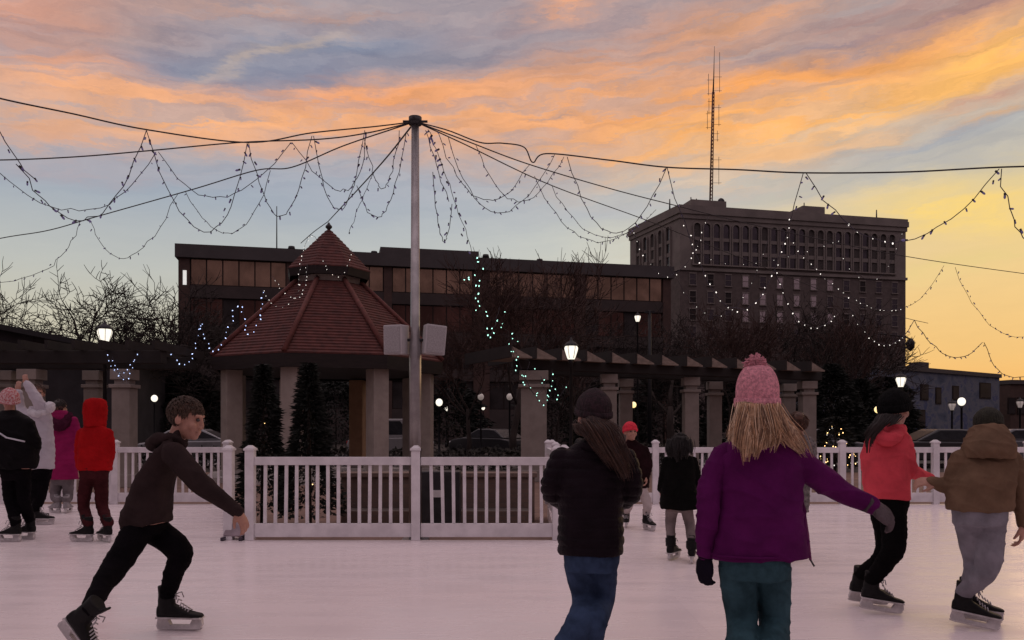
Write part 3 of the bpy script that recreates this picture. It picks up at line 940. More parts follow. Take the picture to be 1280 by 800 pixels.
MB().bbox((_u - 0.15, -0.06, of.z(356, 231)), (_u + 0.15, -0.01, of.z(338, 231))).build('wall_light', mat('lit_panel', (0.8, 0.8, 0.78), 0.5, emit=(0.8, 0.8, 0.76), est=0.75), of.root)

# tower
M_TOW = mat('tower_stone', (0.215, 0.185, 0.168), 0.85, var=0.18, vscale=0.25, bump=0.1)
M_TOWB = brick_mat('tower_brick', (0.125, 0.098, 0.09), (0.148, 0.115, 0.105), (0.12, 0.105, 0.10), 1.0, 0.5, 0.18)
tw = Facade('office_tower', (29.4, 140.0), (73.8, 150.0), 'tall stone and brick tower with an arched top storey and flat roof')
ztop = tw.z(256, 850)
zc, zA, zB, zbelt = ztop - 2.3, ztop - 3.2, ztop - 10.6, ztop - 11.4
Lc = Vector((23.2 - 29.4, 157 - 140.0, 0))
Rm = Matrix.Rotation(-math.atan2(tw.d.y, tw.d.x), 3, 'Z')
lv = Rm @ Lc; Ll = lv.length; lang = math.atan2(-lv.y, -lv.x)      # left face direction in the tower's own frame
def solid(m, poly, z0, z1, mi=0):
    n = len(poly)
    m.raw([(x, y, z0) for x, y in poly] + [(x, y, z1) for x, y in poly], [tuple(reversed(range(n))), tuple(range(n, 2 * n))] + [(i, (i + 1) % n, n + (i + 1) % n, n + i) for i in range(n)], mi)
    return m
def grow(e):
    return [(-e, -e), (tw.L + e, -e), (tw.L + lv.x + e, lv.y + e), (lv.x - e, lv.y + e)]
solid(MB(), grow(0.0), 0, zbelt).build('wall', M_TOWB, tw.root)
solid(MB(), grow(0.02), zbelt + 0.5, zc).build('upper_wall', M_TOW, tw.root)
solid(MB(), grow(0.25), zbelt, zbelt + 0.5).build('belt_course', M_TOW, tw.root)
m = solid(MB(), grow(0.22), zc, zc + 0.8); solid(m, grow(0.42), zc + 0.8, ztop - 0.5); solid(m, grow(0.3), ztop - 0.5, ztop)
m.build('cornice', M_TOW, tw.root)
arch_poly = lambda w, h, n=8: [(-w / 2, 0), (w / 2, 0), (w / 2, h - w / 2)] + [(w / 2 * math.cos(a), h - w / 2 + w / 2 * math.sin(a)) for a in [PI * k / n for k in range(1, n)]] + [(-w / 2, h - w / 2)]
def arch_window(x, y, z, w, h, yaw):
    M = Matrix.Rotation(yaw, 4, 'Z')
    o = bpy.data.objects.new('window', ARCH_F); C.objects.link(o); o.parent = tw.root; o.location = (x, y, z); o.rotation_euler = (0, 0, yaw)
    p = bpy.data.objects.new('pane', ARCH_P if random.random() < 0.6 else ARCH_P2); C.objects.link(p); p.parent = o
AW, AH = 1.25, zA - zB - 0.2
fr = MB()
for sx in (-AW / 2 - 0.12, AW / 2 + 0.12):
    fr.box((sx, -0.16, AH / 2 - 0.3), (0.24, 0.36, AH - 0.6))
outer = [((AW / 2 + 0.24) * math.cos(a), AH - AW / 2 + (AW / 2 + 0.24) * math.sin(a)) for a in [PI * k / 8 for k in range(9)]]
inner = [((AW / 2) * math.cos(a), AH - AW / 2 + (AW / 2) * math.sin(a)) for a in [PI * k / 8 for k in range(9)]]
for k in range(8):
    fr.prism([inner[k], outer[k], outer[k + 1], inner[k + 1]], -0.34, 0.02)
fr.box((0, -0.12, AH * 0.30), (AW, 0.16, 0.7)).box((0, -0.12, AH * 0.62), (AW, 0.16, 0.6))
fr.box((0, -0.2, -0.12), (AW + 0.6, 0.5, 0.22))
ARCH_F = fr.mesh('arch_frame', M_TOW)
ARCH_P = MB().prism(arch_poly(AW, AH), -0.03, -0.025).mesh('arch_pane', mat('arch_glass', (0.085, 0.074, 0.07), 0.4, spec=0.1))
ARCH_P2 = MB().prism(arch_poly(AW, AH), -0.03, -0.025).mesh('arch_pane', glass('smoky_glass', (0.10, 0.09, 0.10)))
nb = 11
for k in range(nb):
    xc = 2.2 + (tw.L - 4.4) * (k + 0.5) / nb
    for s_ in (-0.93, 0.93):
        arch_window(xc + s_, -0.02, zB + 0.35, AW, AH, 0)
ldir = Vector((-lv.x, -lv.y, 0)).normalized()
for k in range(5):
    q = Vector((lv.x, lv.y, 0)) + ldir * (2.2 + (Ll - 4.4) * (k + 0.5) / 5)
    nrm = Vector((ldir.y, -ldir.x, 0)) * 0.02
    arch_window(q.x + nrm.x, q.y + nrm.y, zB + 0.35, AW, AH, lang)
WF = MB()
ww, wh = 1.15, 1.95
WF.box((0, -0.08, -0.06), (ww + 0.3, 0.26, 0.16)).box((0, -0.06, wh + 0.1), (ww + 0.24, 0.16, 0.2))
for sx in (-1, 1): WF.box((sx * (ww / 2 + 0.05), -0.05, wh / 2), (0.09, 0.12, wh))
WF.box((0, -0.06, wh / 2), (ww, 0.07, 0.07))
WFm = WF.mesh('window_frame', M_TOW)
WPs = [MB().raw([(-ww / 2, -0.02, 0.03), (ww / 2, -0.02, 0.03), (ww / 2, -0.02, wh), (-ww / 2, -0.02, wh)], [(0, 1, 2, 3)]).mesh('window_pane', mm) for mm in (M_GD, M_GP, glass('smoky_glass', (0.1, 0.09, 0.1)))]
for r in range(4):
    zz = zbelt - 2.5 - 3.1 * r
    for k in range(13):
        x = 2.4 + (tw.L - 4.8) * k / 12
        o = bpy.data.objects.new('window', WFm); C.objects.link(o); o.parent = tw.root; o.location = (x, 0, zz)
        pi_ = 1 if (r < 3 and 3 <= k <= 8 and random.random() < 0.75) else (2 if random.random() < 0.6 else 0)
        p = bpy.data.objects.new('pane', WPs[pi_]); C.objects.link(p); p.parent = o
MB().bbox((tw.u(868), 1.2, ztop), (tw.u(912), 7, ztop + 1.5)).build('roof_plant', M_TOW, tw.root)
m = MB().bbox((tw.u(1008), 1.2, ztop), (tw.u(1036), 6, ztop + 1.7)); m.bbox((tw.u(1000), 1.2, ztop), (tw.u(1008) - 0.01, 5, ztop + 1.0)); m.build('roof_plant', M_TOW, tw.root)
for px, h in ((846, 1.8), (873, 2.4), (880, 2.2), (911, 2.6), (1017, 2.8), (1109, 2.4)):
    MB().tube([(tw.u(px), 3, ztop - 0.1), (tw.u(px), 3, ztop + h)], [0.16, 0.09], 6).build('roof_antenna', M_DARKMETAL, tw.root)
# lattice mast on the roof
M_MAST = mat('mast_paint', (0.16, 0.05, 0.035), 0.6, var=0.3)
mp_ = tw.root.matrix_world
_lx = tw.u(889)
_mw = Vector((29.4, 140.0, PZ)) + Matrix.Rotation(math.atan2(tw.d.y, tw.d.x), 3, 'Z') @ Vector((_lx, 6.0, ztop + 1.3))
_mw = Vector(((888 - 640) / F * 147.0, 147.0, PZ + ztop + 0.05))
mast = empty('radio_mast', _mw, 'tall thin lattice radio mast with side antennas on the tower roof', 'antenna')
MH = (258 - 66) / F * _mw.y
m = MB()
for (sx, sy) in ((-1, -1), (1, -1), (0, 1)):
    m.tube([(sx * 0.26, sy * 0.26, 0), (0.5 + sx * 0.16, sy * 0.16, MH * 0.8)], 0.10, 5)
for k in range(34):
    z0 = MH * 0.8 * k / 34; z1 = MH * 0.8 * (k + 1) / 34; o0 = 0.5 * z0 / (MH * 0.8); o1 = 0.5 * z1 / (MH * 0.8)
    w0 = 0.26 - 0.10 * k / 34
    c3 = [(-1, -1), (1, -1), (0, 1)]
    for i in range(3):
        a, b = c3[i], c3[(i + 1) % 3]
        m.tube([(o0 + a[0] * w0, a[1] * w0, z0), (o1 + b[0] * w0, b[1] * w0, z1)], 0.05, 4)
m.build('lattice', M_MAST, mast)
MB().tube([(0.5, 0, MH * 0.79), (0.62, 0, MH * 0.9), (0.68, 0, MH * 1.0), (0.75, 0, MH * 1.10)], [0.16, 0.10, 0.06, 0.03], 6).build('whip', M_DARKMETAL, mast)
for (f0, f1, off) in ((0.80, 1.06, 1.6), (0.78, 0.92, -1.1), (0.58, 0.72, 1.6), (0.56, 0.68, -1.2), (0.20, 0.38, 1.9), (0.48, 0.55, 1.3), (0.66, 0.76, -0.9)):
    o_ = 0.5 * f0 / 0.8
    q = MB().tube([(o_ + off * 0.75, 0, MH * f0), (o_ + off * 0.75, 0, MH * f1)], 0.045, 5)
    for ff in (f0 + 0.01, f1 - 0.02 if f1 < 0.85 else f0 + 0.10):
        q.tube([(o_, 0, MH * ff), (o_ + off, 0, MH * ff)], 0.035, 5)
    q.build('side_antenna', M_DARKMETAL, mast)
MB().ell((1.9, -0.3, MH * 0.085), (0.65, 0.25, 0.65)).tube([(0.1, 0, MH * 0.085), (1.9, 0, MH * 0.085)], 0.07, 5).build('dish', M_DARKMETAL, mast)

# mural building and its neighbour at the right
M_MUR = bpy.data.materials.new('mural_paint'); M_MUR.use_nodes = True
_nt = M_MUR.node_tree; _h = G(_nt); _b = _nt.nodes['Principled BSDF']
_t = _h.n('ShaderNodeTexCoord').outputs['Object']
_mpp = _h.n('ShaderNodeMapping'); _mpp.inputs['Scale'].default_value = (0.5, 0.5, 0.7); _nt.links.new(_t, _mpp.inputs[0])
_nn = _h.noise(_mpp.outputs[0], 1.1, 4, 0.6, 0.8)
_cc = _h.ramp(_nn, [(0.30, (0.055, 0.07, 0.11)), (0.42, (0.10, 0.12, 0.17)), (0.52, (0.15, 0.16, 0.19)), (0.62, (0.06, 0.08, 0.17)), (0.75, (0.17, 0.17, 0.22))])
_nt.links.new(_cc, _b.inputs['Base Color']); _b.inputs['Roughness'].default_value = 0.9
mu = Facade('mural_building', (27.6, 62.0), (45.7, 75.0), 'low flat roofed building painted with a blue mural behind the right hand skaters')
zm = mu.z(456, 1112)
MB().bbox((0, 0.0, 0), (mu.L, 12, zm - 0.35)).build('wall', M_MUR, mu.root)
MB().bbox((-0.15, -0.15, zm - 0.35), (mu.L + 0.15, 12.2, zm)).build('parapet', M_OFFBAND, mu.root)
MB().bbox((mu.u(1182), 2.0, zm), (mu.u(1190), 3.2, zm + 0.8)).build('chimney', M_OFFBAND, mu.root)
for (pa, pb, ya, yb) in ((1150, 1160, 480, 500), (1169, 1176, 484, 505), (1146, 1156, 512, 535), (1190, 1198, 482, 500), (1224, 1238, 478, 498), (1125, 1133, 485, 505)):
    f_ = MB().bbox((mu.u(pa), -0.06, mu.z(yb, pa)), (mu.u(pb), -0.003, mu.z(ya, pa))).build('window', M_MULL, mu.root)
    MB().bbox((mu.u(pa) + 0.12, -0.075, mu.z(yb, pa) + 0.12), (mu.u(pb) - 0.12, -0.062, mu.z(ya, pa) - 0.12)).build('pane', M_GD, f_)
rb = Facade('brick_shop', (48.6, 78.0), (70, 84.0), 'brown brick shop block at the far right edge beyond the mural')
zb2 = rb.z(480, 1265)
MB().bbox((0, 0, 0), (rb.L, 12, zb2)).build('wall', M_OFF, rb.root)
MB().bbox((-0.1, -0.2, zb2), (rb.L, 12.1, zb2 + 0.4)).build('cornice', M_OFFBAND, rb.root)
for px in (1264, 1276):
    f_ = MB().bbox((rb.u(px) - 0.5, -0.08, rb.z(518, px)), (rb.u(px) + 0.5, -0.003, rb.z(497, px))).build('window', M_MULL, rb.root)
    MB().bbox((rb.u(px) - 0.4, -0.10, rb.z(517, px)), (rb.u(px) + 0.4, -0.082, rb.z(498, px))).build('pane', M_GD, f_)
# small dark hall with a pitched roof at far left
hl = Facade('park_hall', (-27.5, 36.0), (-18.6, 37.5), 'small dark hall with a sloping roof at the left edge')
zh = [hl.z(388, 0), hl.z(428, 120)]
m = MB().prism([(-4, 0), (hl.L, 0), (hl.L, zh[1] - 0.4), (-2, zh[0] + 0.3), (-4, zh[0] + 0.3)], 0, 9).build('wall', mat('hall_wall', (0.028, 0.024, 0.026), 0.9, var=0.3, vscale=1.0), hl.root)
MB().prism([(-4.3, zh[0] + 0.302), (-2, zh[0] + 0.302), (hl.L + 0.5, zh[1] - 0.55), (hl.L + 0.5, zh[1] - 0.30), (-2, zh[0] + 0.55), (-4.3, zh[0] + 0.55)], -0.5, 9.4).build('roof', mat('hall_roof', (0.018, 0.016, 0.018), 0.8), hl.root)
f_ = MB().bbox((hl.u(42), -0.06, hl.z(430, 60)), (hl.u(78), -0.003, hl.z(418, 60))).build('window', M_MULL, hl.root)
MB().bbox((hl.u(42) + 0.1, -0.075, hl.z(430, 60) + 0.08), (hl.u(78) - 0.1, -0.062, hl.z(418, 60) - 0.08)).build('pane', M_GD, f_)
# low long block behind the bare trees
lb = Facade('low_block', (-44, 78), (-29, 80), 'long low dark block behind the bare trees on the left')
zl = lb.z(437, 150)
MB().bbox((0, 0, 0), (lb.L + 4, 10, zl)).build('wall', M_OFF, lb.root)
MB().bbox((-0.2, -0.2, zl), (lb.L + 4.1, 10.2, zl + 0.5)).build('parapet', M_OFFBAND, lb.root)

# ------------------------------------------------------------------ street lamps
M_POST = mat('lamp_post_iron', (0.015, 0.015, 0.017), 0.5, metal=0.4)


def globe_mat(name, c, e): return mat(name, (0.8, 0.8, 0.75), 0.4, emit=c, est=e)


M_GLOBE = globe_mat('lamp_glass_cool', (1.0, 0.93, 0.78), 1.15)
M_GLOBEY = globe_mat('lamp_glass_warm', (1.0, 0.72, 0.30), 1.5)
M_GLOBED = globe_mat('lamp_glass_dim', (0.62, 0.5, 0.45), 0.22)


def street_lamp(px, py, d, label, gm=None, size=1.0, kind='lantern'):
    p = at(px, py, d)
    r = empty('street_lamp', (p.x, d, PZ), label, 'lamp', 'park lamps on dark posts')
    h = p.z - PZ
    s = size * 0.86
    MB().lathe([(0.16 * s, 0), (0.16 * s, 0.25), (0.09 * s, 0.40), (0.065 * s, 0.6), (0.05 * s, h - 0.36 * s), (0.09 * s, h - 0.33 * s), (0.05 * s, h - 0.30 * s), (0.13 * s, h - 0.24 * s)], 12).build('post', M_POST, r)
    if kind == 'lantern':
        MB().lathe([(0.10 * s, h - 0.235 * s), (0.13 * s, h - 0.18 * s), (0.205 * s, h + 0.05 * s), (0.215 * s, h + 0.12 * s), (0.19 * s, h + 0.18 * s)], 16).build('globe', gm or M_GLOBE, r)
        MB().lathe([(0.235 * s, h + 0.181 * s), (0.235 * s, h + 0.21 * s), (0.14 * s, h + 0.30 * s), (0.06 * s, h + 0.34 * s), (0.03 * s, h + 0.42 * s), (0.005, h + 0.47 * s)], 16).build('lamp_cap', M_POST, r)
        cg = MB()
        for k in range(6):
            a = 2 * PI * k / 6
            cg.tube([(0.135 * s * math.cos(a), 0.135 * s * math.sin(a), h - 0.2 * s), (0.222 * s * math.cos(a), 0.222 * s * math.sin(a), h + 0.12 * s), (0.21 * s * math.cos(a), 0.21 * s * math.sin(a), h + 0.19 * s)], 0.009 * s, 4)
        cg.build('cage', M_POST, r)
    else:
        MB().ell((0, 0, h), (0.2 * s, 0.2 * s, 0.22 * s)).build('globe', gm or M_GLOBE, r)
        MB().lathe([(0.07 * s, h + 0.215 * s), (0.05 * s, h + 0.25 * s), (0.01, h + 0.30 * s)], 10).build('lamp_cap', M_POST, r)
    return r


street_lamp(131, 419, 21, 'lit lantern street lamp standing before the bare trees on the left')
street_lamp(714, 440, 19.5, 'lit lantern street lamp at the left end of the long pergola', size=0.9)
street_lamp(797, 398, 34, 'small high street lamp glowing dimly above the long pergola', size=0.7)
street_lamp(1126, 477, 26, 'lit lantern lamp just above the black beanie', size=0.85)
street_lamp(1097, 512, 33, 'warm yellow lamp left of the coral jacket', gm=M_GLOBEY, size=0.75, kind='globe')
street_lamp(1202, 502, 33, 'bright globe lamp in front of the mural', size=0.9, kind='globe')
street_lamp(1190, 508, 36, 'smaller dim lamp beside the bright one in front of the mural', gm=M_GLOBED, size=0.85)
street_lamp(792, 506, 30, 'small yellow lamp glowing behind the pergola columns', gm=M_GLOBEY, size=0.6, kind='globe')
street_lamp(549, 503, 36, 'white globe lamp right of the gazebo column', size=0.9, kind='globe')
street_lamp(558, 511, 60, 'tiny distant globe lamp just right of another', size=0.9, kind='globe')
street_lamp(601, 496, 40, 'unlit reddish globe lamp above the dark parked car', gm=M_GLOBED, size=0.9, kind='globe')
street_lamp(637, 496, 40, 'unlit reddish globe lamp nearest the wide pergola column', gm=M_GLOBED, size=0.9, kind='globe')
street_lamp(604, 510, 62, 'tiny distant white lamp over the dark parked car', size=0.8, kind='globe')
street_lamp(193, 498, 33, 'small bright globe lamp right of the left pergola', size=0.75, kind='globe')
street_lamp(284, 496, 33, 'small bright globe lamp touching the left gazebo column', size=0.55, kind='globe')
street_lamp(1275, 505, 44, 'dim lamp at the right edge in front of the brick shop', gm=M_GLOBED, size=1.0)
# tall roadside light whose head hangs right of the tower
cp_ = at(1105, 430, 50)
cl = empty('road_light', (at(1079, 0, 50).x, 50, PZ), 'tall dark road light whose head hangs beside the tower', 'lamp')
hh = at(0, 424, 50).z - PZ
MB().tube([(0, 0, 0), (0, 0, hh)], [0.13, 0.09], 8).build('post', M_POST, cl)
xx = (1138 - 1079) / F * 50
MB().tube([(0, 0, hh - 0.05), (1.0, 0, hh + 0.35), (xx - 0.3, 0, hh + 0.15), (xx, 0, hh)], 0.05, 6).build('arm', M_POST, cl)
MB().lathe([(0.03, hh - 0.75), (0.24, hh - 0.55), (0.26, hh - 0.2), (0.10, hh + 0.05)], 10, c=(xx, 0, 0)).build('lamp_head', M_POST, cl)
dp = empty('utility_pole', (at(812, 0, 34).x, 34, PZ), 'thin dark pole rising above the middle of the long pergola', 'pole')
MB().tube([(0, 0, 0), (0, 0, at(0, 388, 34).z - PZ)], [0.11, 0.07], 8).build('shaft', M_POST, dp)
MB().box((0, 0, at(0, 390, 34).z - PZ), (0.4, 0.12, 0.1)).build('crossarm', M_POST, dp)

# ------------------------------------------------------------------ trees
M_BARK = mat('bark', (0.035, 0.025, 0.021), 0.95, var=0.35, vscale=6, bump=0.5, bscale=30, stretch=(1, 1, 0.3))
M_TWIG = mat('twigs', (0.030, 0.022, 0.019), 0.95, var=0.3, vscale=3)
M_TWIGR = mat('russet_twigs', (0.055, 0.028, 0.022), 0.95, var=0.3, vscale=3)


def bare_tree_meshes(seed, H, spread=0.75, depth=6, trunk=0.16, first=0.28, mt=None, kids=(3, 4), up=0.25):
    rr = random.Random(seed)
    trunk_m, crown_m = MB(), MB()

    def grow_(p, d, L, r, lev):
        n = 3 if lev < 3 else 2
        pts, rad = [p.copy()], [r]
        q = p.copy(); dd = d.copy()
        for i in range(n):
            dd = (dd + Vector((rr.gauss(0, 0.16), rr.gauss(0, 0.16), rr.gauss(0, 0.10) + up * 0.10))).normalized()
            q = q + dd * L / n
            pts.append(q.copy()); rad.append(r * (1 - 0.42 * (i + 1) / n))
        (trunk_m if lev < 2 else crown_m).tube(pts, rad, 8 if lev < 2 else (5 if lev < 4 else 3), caps=lev < 2, smooth=lev < 3)
        if lev >= depth: return
        k = rr.randint(*kids) if lev < 5 else 3
        for j in range(k):
            t = 1.0 if j == 0 else rr.uniform(0.35 if lev else 0.72, 1.0)
            fi = min(t * n, n - 1e-6); i0 = int(fi); pp = pts[i0].lerp(pts[i0 + 1], fi - i0)
            ax = Vector((rr.gauss(0, 1), rr.gauss(0, 1), rr.gauss(0, 0.5))).normalized()
            perp = (ax - dd * ax.dot(dd)).normalized()
            an = rr.uniform(0.25, 0.55) if j == 0 else rr.uniform(0.5, 1.05) * (0.8 + 0.4 * spread)
            nd = (dd * math.cos(an) + perp * math.sin(an) + Vector((0, 0, up * 0.35))).normalized()
            grow_(pp, nd, L * rr.uniform(0.62, 0.84), max(rad[-1] * (0.85 if j == 0 else 0.6), 0.011), lev + 1)

    grow_(Vector((0, 0, 0)), Vector((rr.gauss(0, 0.05), rr.gauss(0, 0.05), 1)).normalized(), H * first, trunk, 0)
    k = H / max(v[2] for v in crown_m.v)
    for mm in (trunk_m, crown_m): mm.v = [(x * k, y * k, z * k) for x, y, z in mm.v]
    return trunk_m.mesh('trunk', M_BARK), crown_m.mesh('crown', mt or M_TWIG)


PROTO = {}
def bare_tree(key, px, d, s, rz, label, group=None, cat='tree'):
    tm, cm = PROTO[key]
    r = empty('bare_tree', ((px - 640) / F * d, d, PZ), label, cat, group, rz)
    for nm, me in (('trunk', tm), ('crown', cm)):
        o = bpy.data.objects.new(nm, me); C.objects.link(o); o.parent = r; o.scale = (s, s, s)
    return r


PROTO['wide'] = bare_tree_meshes(3, 9.5, 1.0, 6, 0.20, 0.20, kids=(3, 4))
PROTO['wide2'] = bare_tree_meshes(11, 9.5, 0.9, 6, 0.19, 0.20, kids=(3, 4))
PROTO['russet'] = bare_tree_meshes(21, 8.5, 0.6, 6, 0.13, 0.26, mt=M_TWIGR, up=0.5)
PROTO['slim'] = bare_tree_meshes(33, 8.0, 0.45, 5, 0.10, 0.30, mt=M_TWIGR, up=0.8)
gl = 'bare winter trees behind the left pergola'
bare_tree('wide', 104, 44, 1.16, 0.3, 'bare winter tree with a thick trunk behind the left street lamp', gl)
bare_tree('wide2', 168, 47, 1.20, 2.2, 'bare winter tree spreading beside the left edge of the office block', gl)
bare_tree('wide', 208, 52, 1.18, 4.0, 'bare winter tree partly against the brown office block', gl)
bare_tree('wide2', 32, 50, 1.25, 5.1, 'bare winter tree with a bluish lit top above the small hall', gl)
gm_ = 'bare winter trees behind the long pergola'
bare_tree('russet', 642, 34, 1.12, 0.5, 'reddish bare tree draped with the greenish string beside the gazebo', gm_)
bare_tree('russet', 585, 38, 0.85, 2.0, 'reddish bare tree just right of the light pole', gm_)
bare_tree('wide', 745, 42, 0.9, 1.0, 'broad bare tree above the middle of the long pergola', gm_)
bare_tree('wide2', 842, 40, 0.84, 3.3, 'bare tree in front of the left corner of the tower', gm_)
bare_tree('russet', 915, 42, 0.95, 4.4, 'reddish bare tree behind the pink bobble hat', gm_)
bare_tree('wide', 985, 46, 1.0, 5.6, 'bare tree in front of the middle of the tower', gm_)
bare_tree('slim', 693, 38, 0.86, 1.3, 'slim upright bare tree behind the lantern at the pergola end', gm_)
bare_tree('slim', 1068, 44, 1.1, 0.2, 'slim bare tree in front of the right part of the tower', gm_)

bare_tree('wide2', 1035, 50, 1.05, 1.9, 'wide bare tree in front of the tower left of the tall road light', gm_)
bare_tree('wide', 880, 52, 0.98, 2.7, 'wide bare tree farther back behind the flared coat and the pergola', gm_)
bare_tree('russet', 1052, 54, 1.1, 3.6, 'reddish bare tree at the right foot of the tower', gm_)

# evergreens
M_NEEDLE = mat('needles', (0.010, 0.0125, 0.009), 0.9, var=0.5, vscale=8)


def conifer_mesh(seed, H, R, n=2600, leaf=0.09, tip=0.02, pw=0.9):
    rr = random.Random(seed); m = MB()
    for i in range(n):
        t = rr.random() ** 0.8
        z = H * (0.08 + 0.92 * t)
        a = rr.uniform(0, 2 * PI)
        lump = 1 + 0.45 * noise.noise(Vector((math.cos(a) * 1.6, math.sin(a) * 1.6, z * 2.2 + seed)))
        rm = (R * (1 - t) ** pw + tip) * lump
        rad = rm * math.sqrt(rr.uniform(0.25, 1.0))
        p = Vector((rad * math.cos(a), rad * math.sin(a), z))
        d = Vector((math.cos(a), math.sin(a), rr.uniform(-0.5, 0.3))).normalized()
        w = d.cross(Vector((rr.gauss(0, 1), rr.gauss(0, 1), rr.gauss(0, 1)))).normalized()
        L = leaf * rr.uniform(0.6, 1.3)
        m.raw([p - w * L * 0.22, p + w * L * 0.22, p + d * L], [(0, 1, 2)])
    return m.mesh('crown', M_NEEDLE)


def conifer(px, d, H, R, seed, label, lights=0, name='conifer', **k):
    r = empty(name, ((px - 640) / F * d, d, PZ), label, 'tree')
    o = bpy.data.objects.new('crown', conifer_mesh(seed, H, R, **k)); C.objects.link(o); o.parent = r
    MB().tube([(0, 0, 0), (0, 0, H * 0.9)], [0.05, 0.012], 8).build('trunk', M_BARK, r)
    return r


def tree_bulbs(r, H, R, n, seed, kinds, kk=1.0):
    rr = random.Random(seed)
    for i in range(n):
        t = rr.uniform(0.06, 0.92); a = rr.uniform(PI, 2 * PI) if rr.random() < 0.8 else rr.uniform(0, PI)
        rad = R * (1 - t) ** 0.9 * 1.02
        b = bpy.data.objects.new('bulb', BULBS[rr.choice(kinds)]); C.objects.link(b); b.parent = r
        b.location = (rad * math.cos(a), rad * math.sin(a), H * (0.08 + 0.92 * t))
        k = rr.uniform(0.4, 0.7) * kk; b.scale = (k, k, k)


M_POT = mat('tree_pot', (0.02, 0.018, 0.02), 0.7)
c1 = conifer(329, 12.0, 2.42, 0.40, 5, 'left small dark evergreen in front of the gazebo', n=4200, leaf=0.11)
tree_bulbs(c1, 2.42, 0.40, 7, 3, ['lit', 'dim', 'warm'])
c2 = conifer(386, 11.6, 2.40, 0.43, 8, 'right small dark evergreen nearer the light pole', n=4200, leaf=0.11)
tree_bulbs(c2, 2.40, 0.43, 9, 4, ['lit', 'dim', 'warm'])
for k, (px, d, H, R, lb_) in enumerate(((1040, 37, 4.4, 1.9, 'tall dark evergreen at the right end of the long pergola'), (1075, 40, 3.9, 2.2, 'dark evergreen left of the warm yellow lamp'),
                                        (760, 45, 4.4, 2.4, 'dark evergreen half hidden behind the pergola middle'), (925, 45, 4.6, 2.6, 'dark evergreen behind the pergola near the pink bobble hat'))):
    conifer(px, d, H, R, 40 + k, lb_, n=9000, leaf=0.24, tip=0.1, pw=0.75)
cb = conifer(1044, 27, 1.85, 0.80, 77, 'round bush covered in warm lights behind the far fence', n=1800, leaf=0.18, name='lit_bush', pw=0.5)
cb['category'] = 'bush'
tree_bulbs(cb, 1.8, 0.80, 60, 9, ['warm', 'lit', 'warm', 'warm'], 3.2)
for k, (px, d, H, R, lb_) in enumerate(((560, 50, 4.6, 2.6, 'dark rounded evergreen far behind the light pole'), (690, 52, 5.0, 3.0, 'dark rounded evergreen behind the lantern at the pergola end'),
                                        (830, 50, 5.2, 2.8, 'dark rounded evergreen behind the girl in the flared coat'), (985, 52, 5.6, 2.8, 'dark rounded evergreen behind the right end of the pergola'),
                                        (235, 48, 4.8, 2.8, 'dark rounded evergreen behind the boy and left of the gazebo'), (420, 50, 4.4, 3.2, 'dark rounded evergreen seen between the gazebo columns'), (1105, 50, 4.6, 2.4, 'dark rounded evergreen behind the black beanie'))):
    o_ = conifer(px, d, H, R, 60 + k, lb_, n=8000, leaf=0.28, tip=0.1, pw=0.45, name='evergreen')
# dark hedges beyond the plaza
M_HEDGE = mat('hedge_leaf', (0.022, 0.020, 0.016), 0.95, var=0.5, vscale=6)


def hedge(xa, xb, y, h, dp_, label, seed):
    rr = random.Random(seed); m = MB()
    r = tag(bpy.data.objects.new('hedge', None), label, 'hedge'); 
    for i in range(int((xb - xa) * 170)):
        x = rr.uniform(xa, xb); z = h * rr.random() ** 0.7 * (1 + 0.2 * noise.noise(Vector((x * 0.9, seed, 0)))); yy = y + rr.uniform(-dp_, dp_) / 2
        a = Vector((rr.gauss(0, 1), rr.gauss(0, 1), rr.gauss(0, 1))).normalized() * 0.14
        b = a.orthogonal().normalized() * 0.07
        p = Vector((x, yy, z))
        m.raw([p - xo(xa, y) - b, p - xo(xa, y) + b, p - xo(xa, y) + a], [(0, 1, 2)])
    o = m.build('hedge', M_HEDGE); o.location = (xa, y, PZ)
    tag(o, label, 'hedge')


def xo(x, y): return Vector((x, y, 0))


hedge(-14, 2.5, 28.6, 0.75, 0.9, 'low dark hedge behind the gazebo', 1)
hedge(3.5, 13.0, 29.2, 0.8, 0.9, 'low dark hedge behind the long pergola', 2)

# ------------------------------------------------------------------ parked cars
M_TYRE = mat('tyre', (0.015, 0.015, 0.015), 0.9); M_RIM = mat('rim', (0.4, 0.4, 0.42), 0.3, metal=0.9)
M_CARGLASS = mat('car_glass', (0.02, 0.02, 0.023), 0.3, metal=0.0, spec=0.1)
M_HEAD = mat('headlight_glass', (0.7, 0.7, 0.7), 0.15, metal=0.4); M_TAIL = mat('tail_light', (0.25, 0.01, 0.01), 0.25)


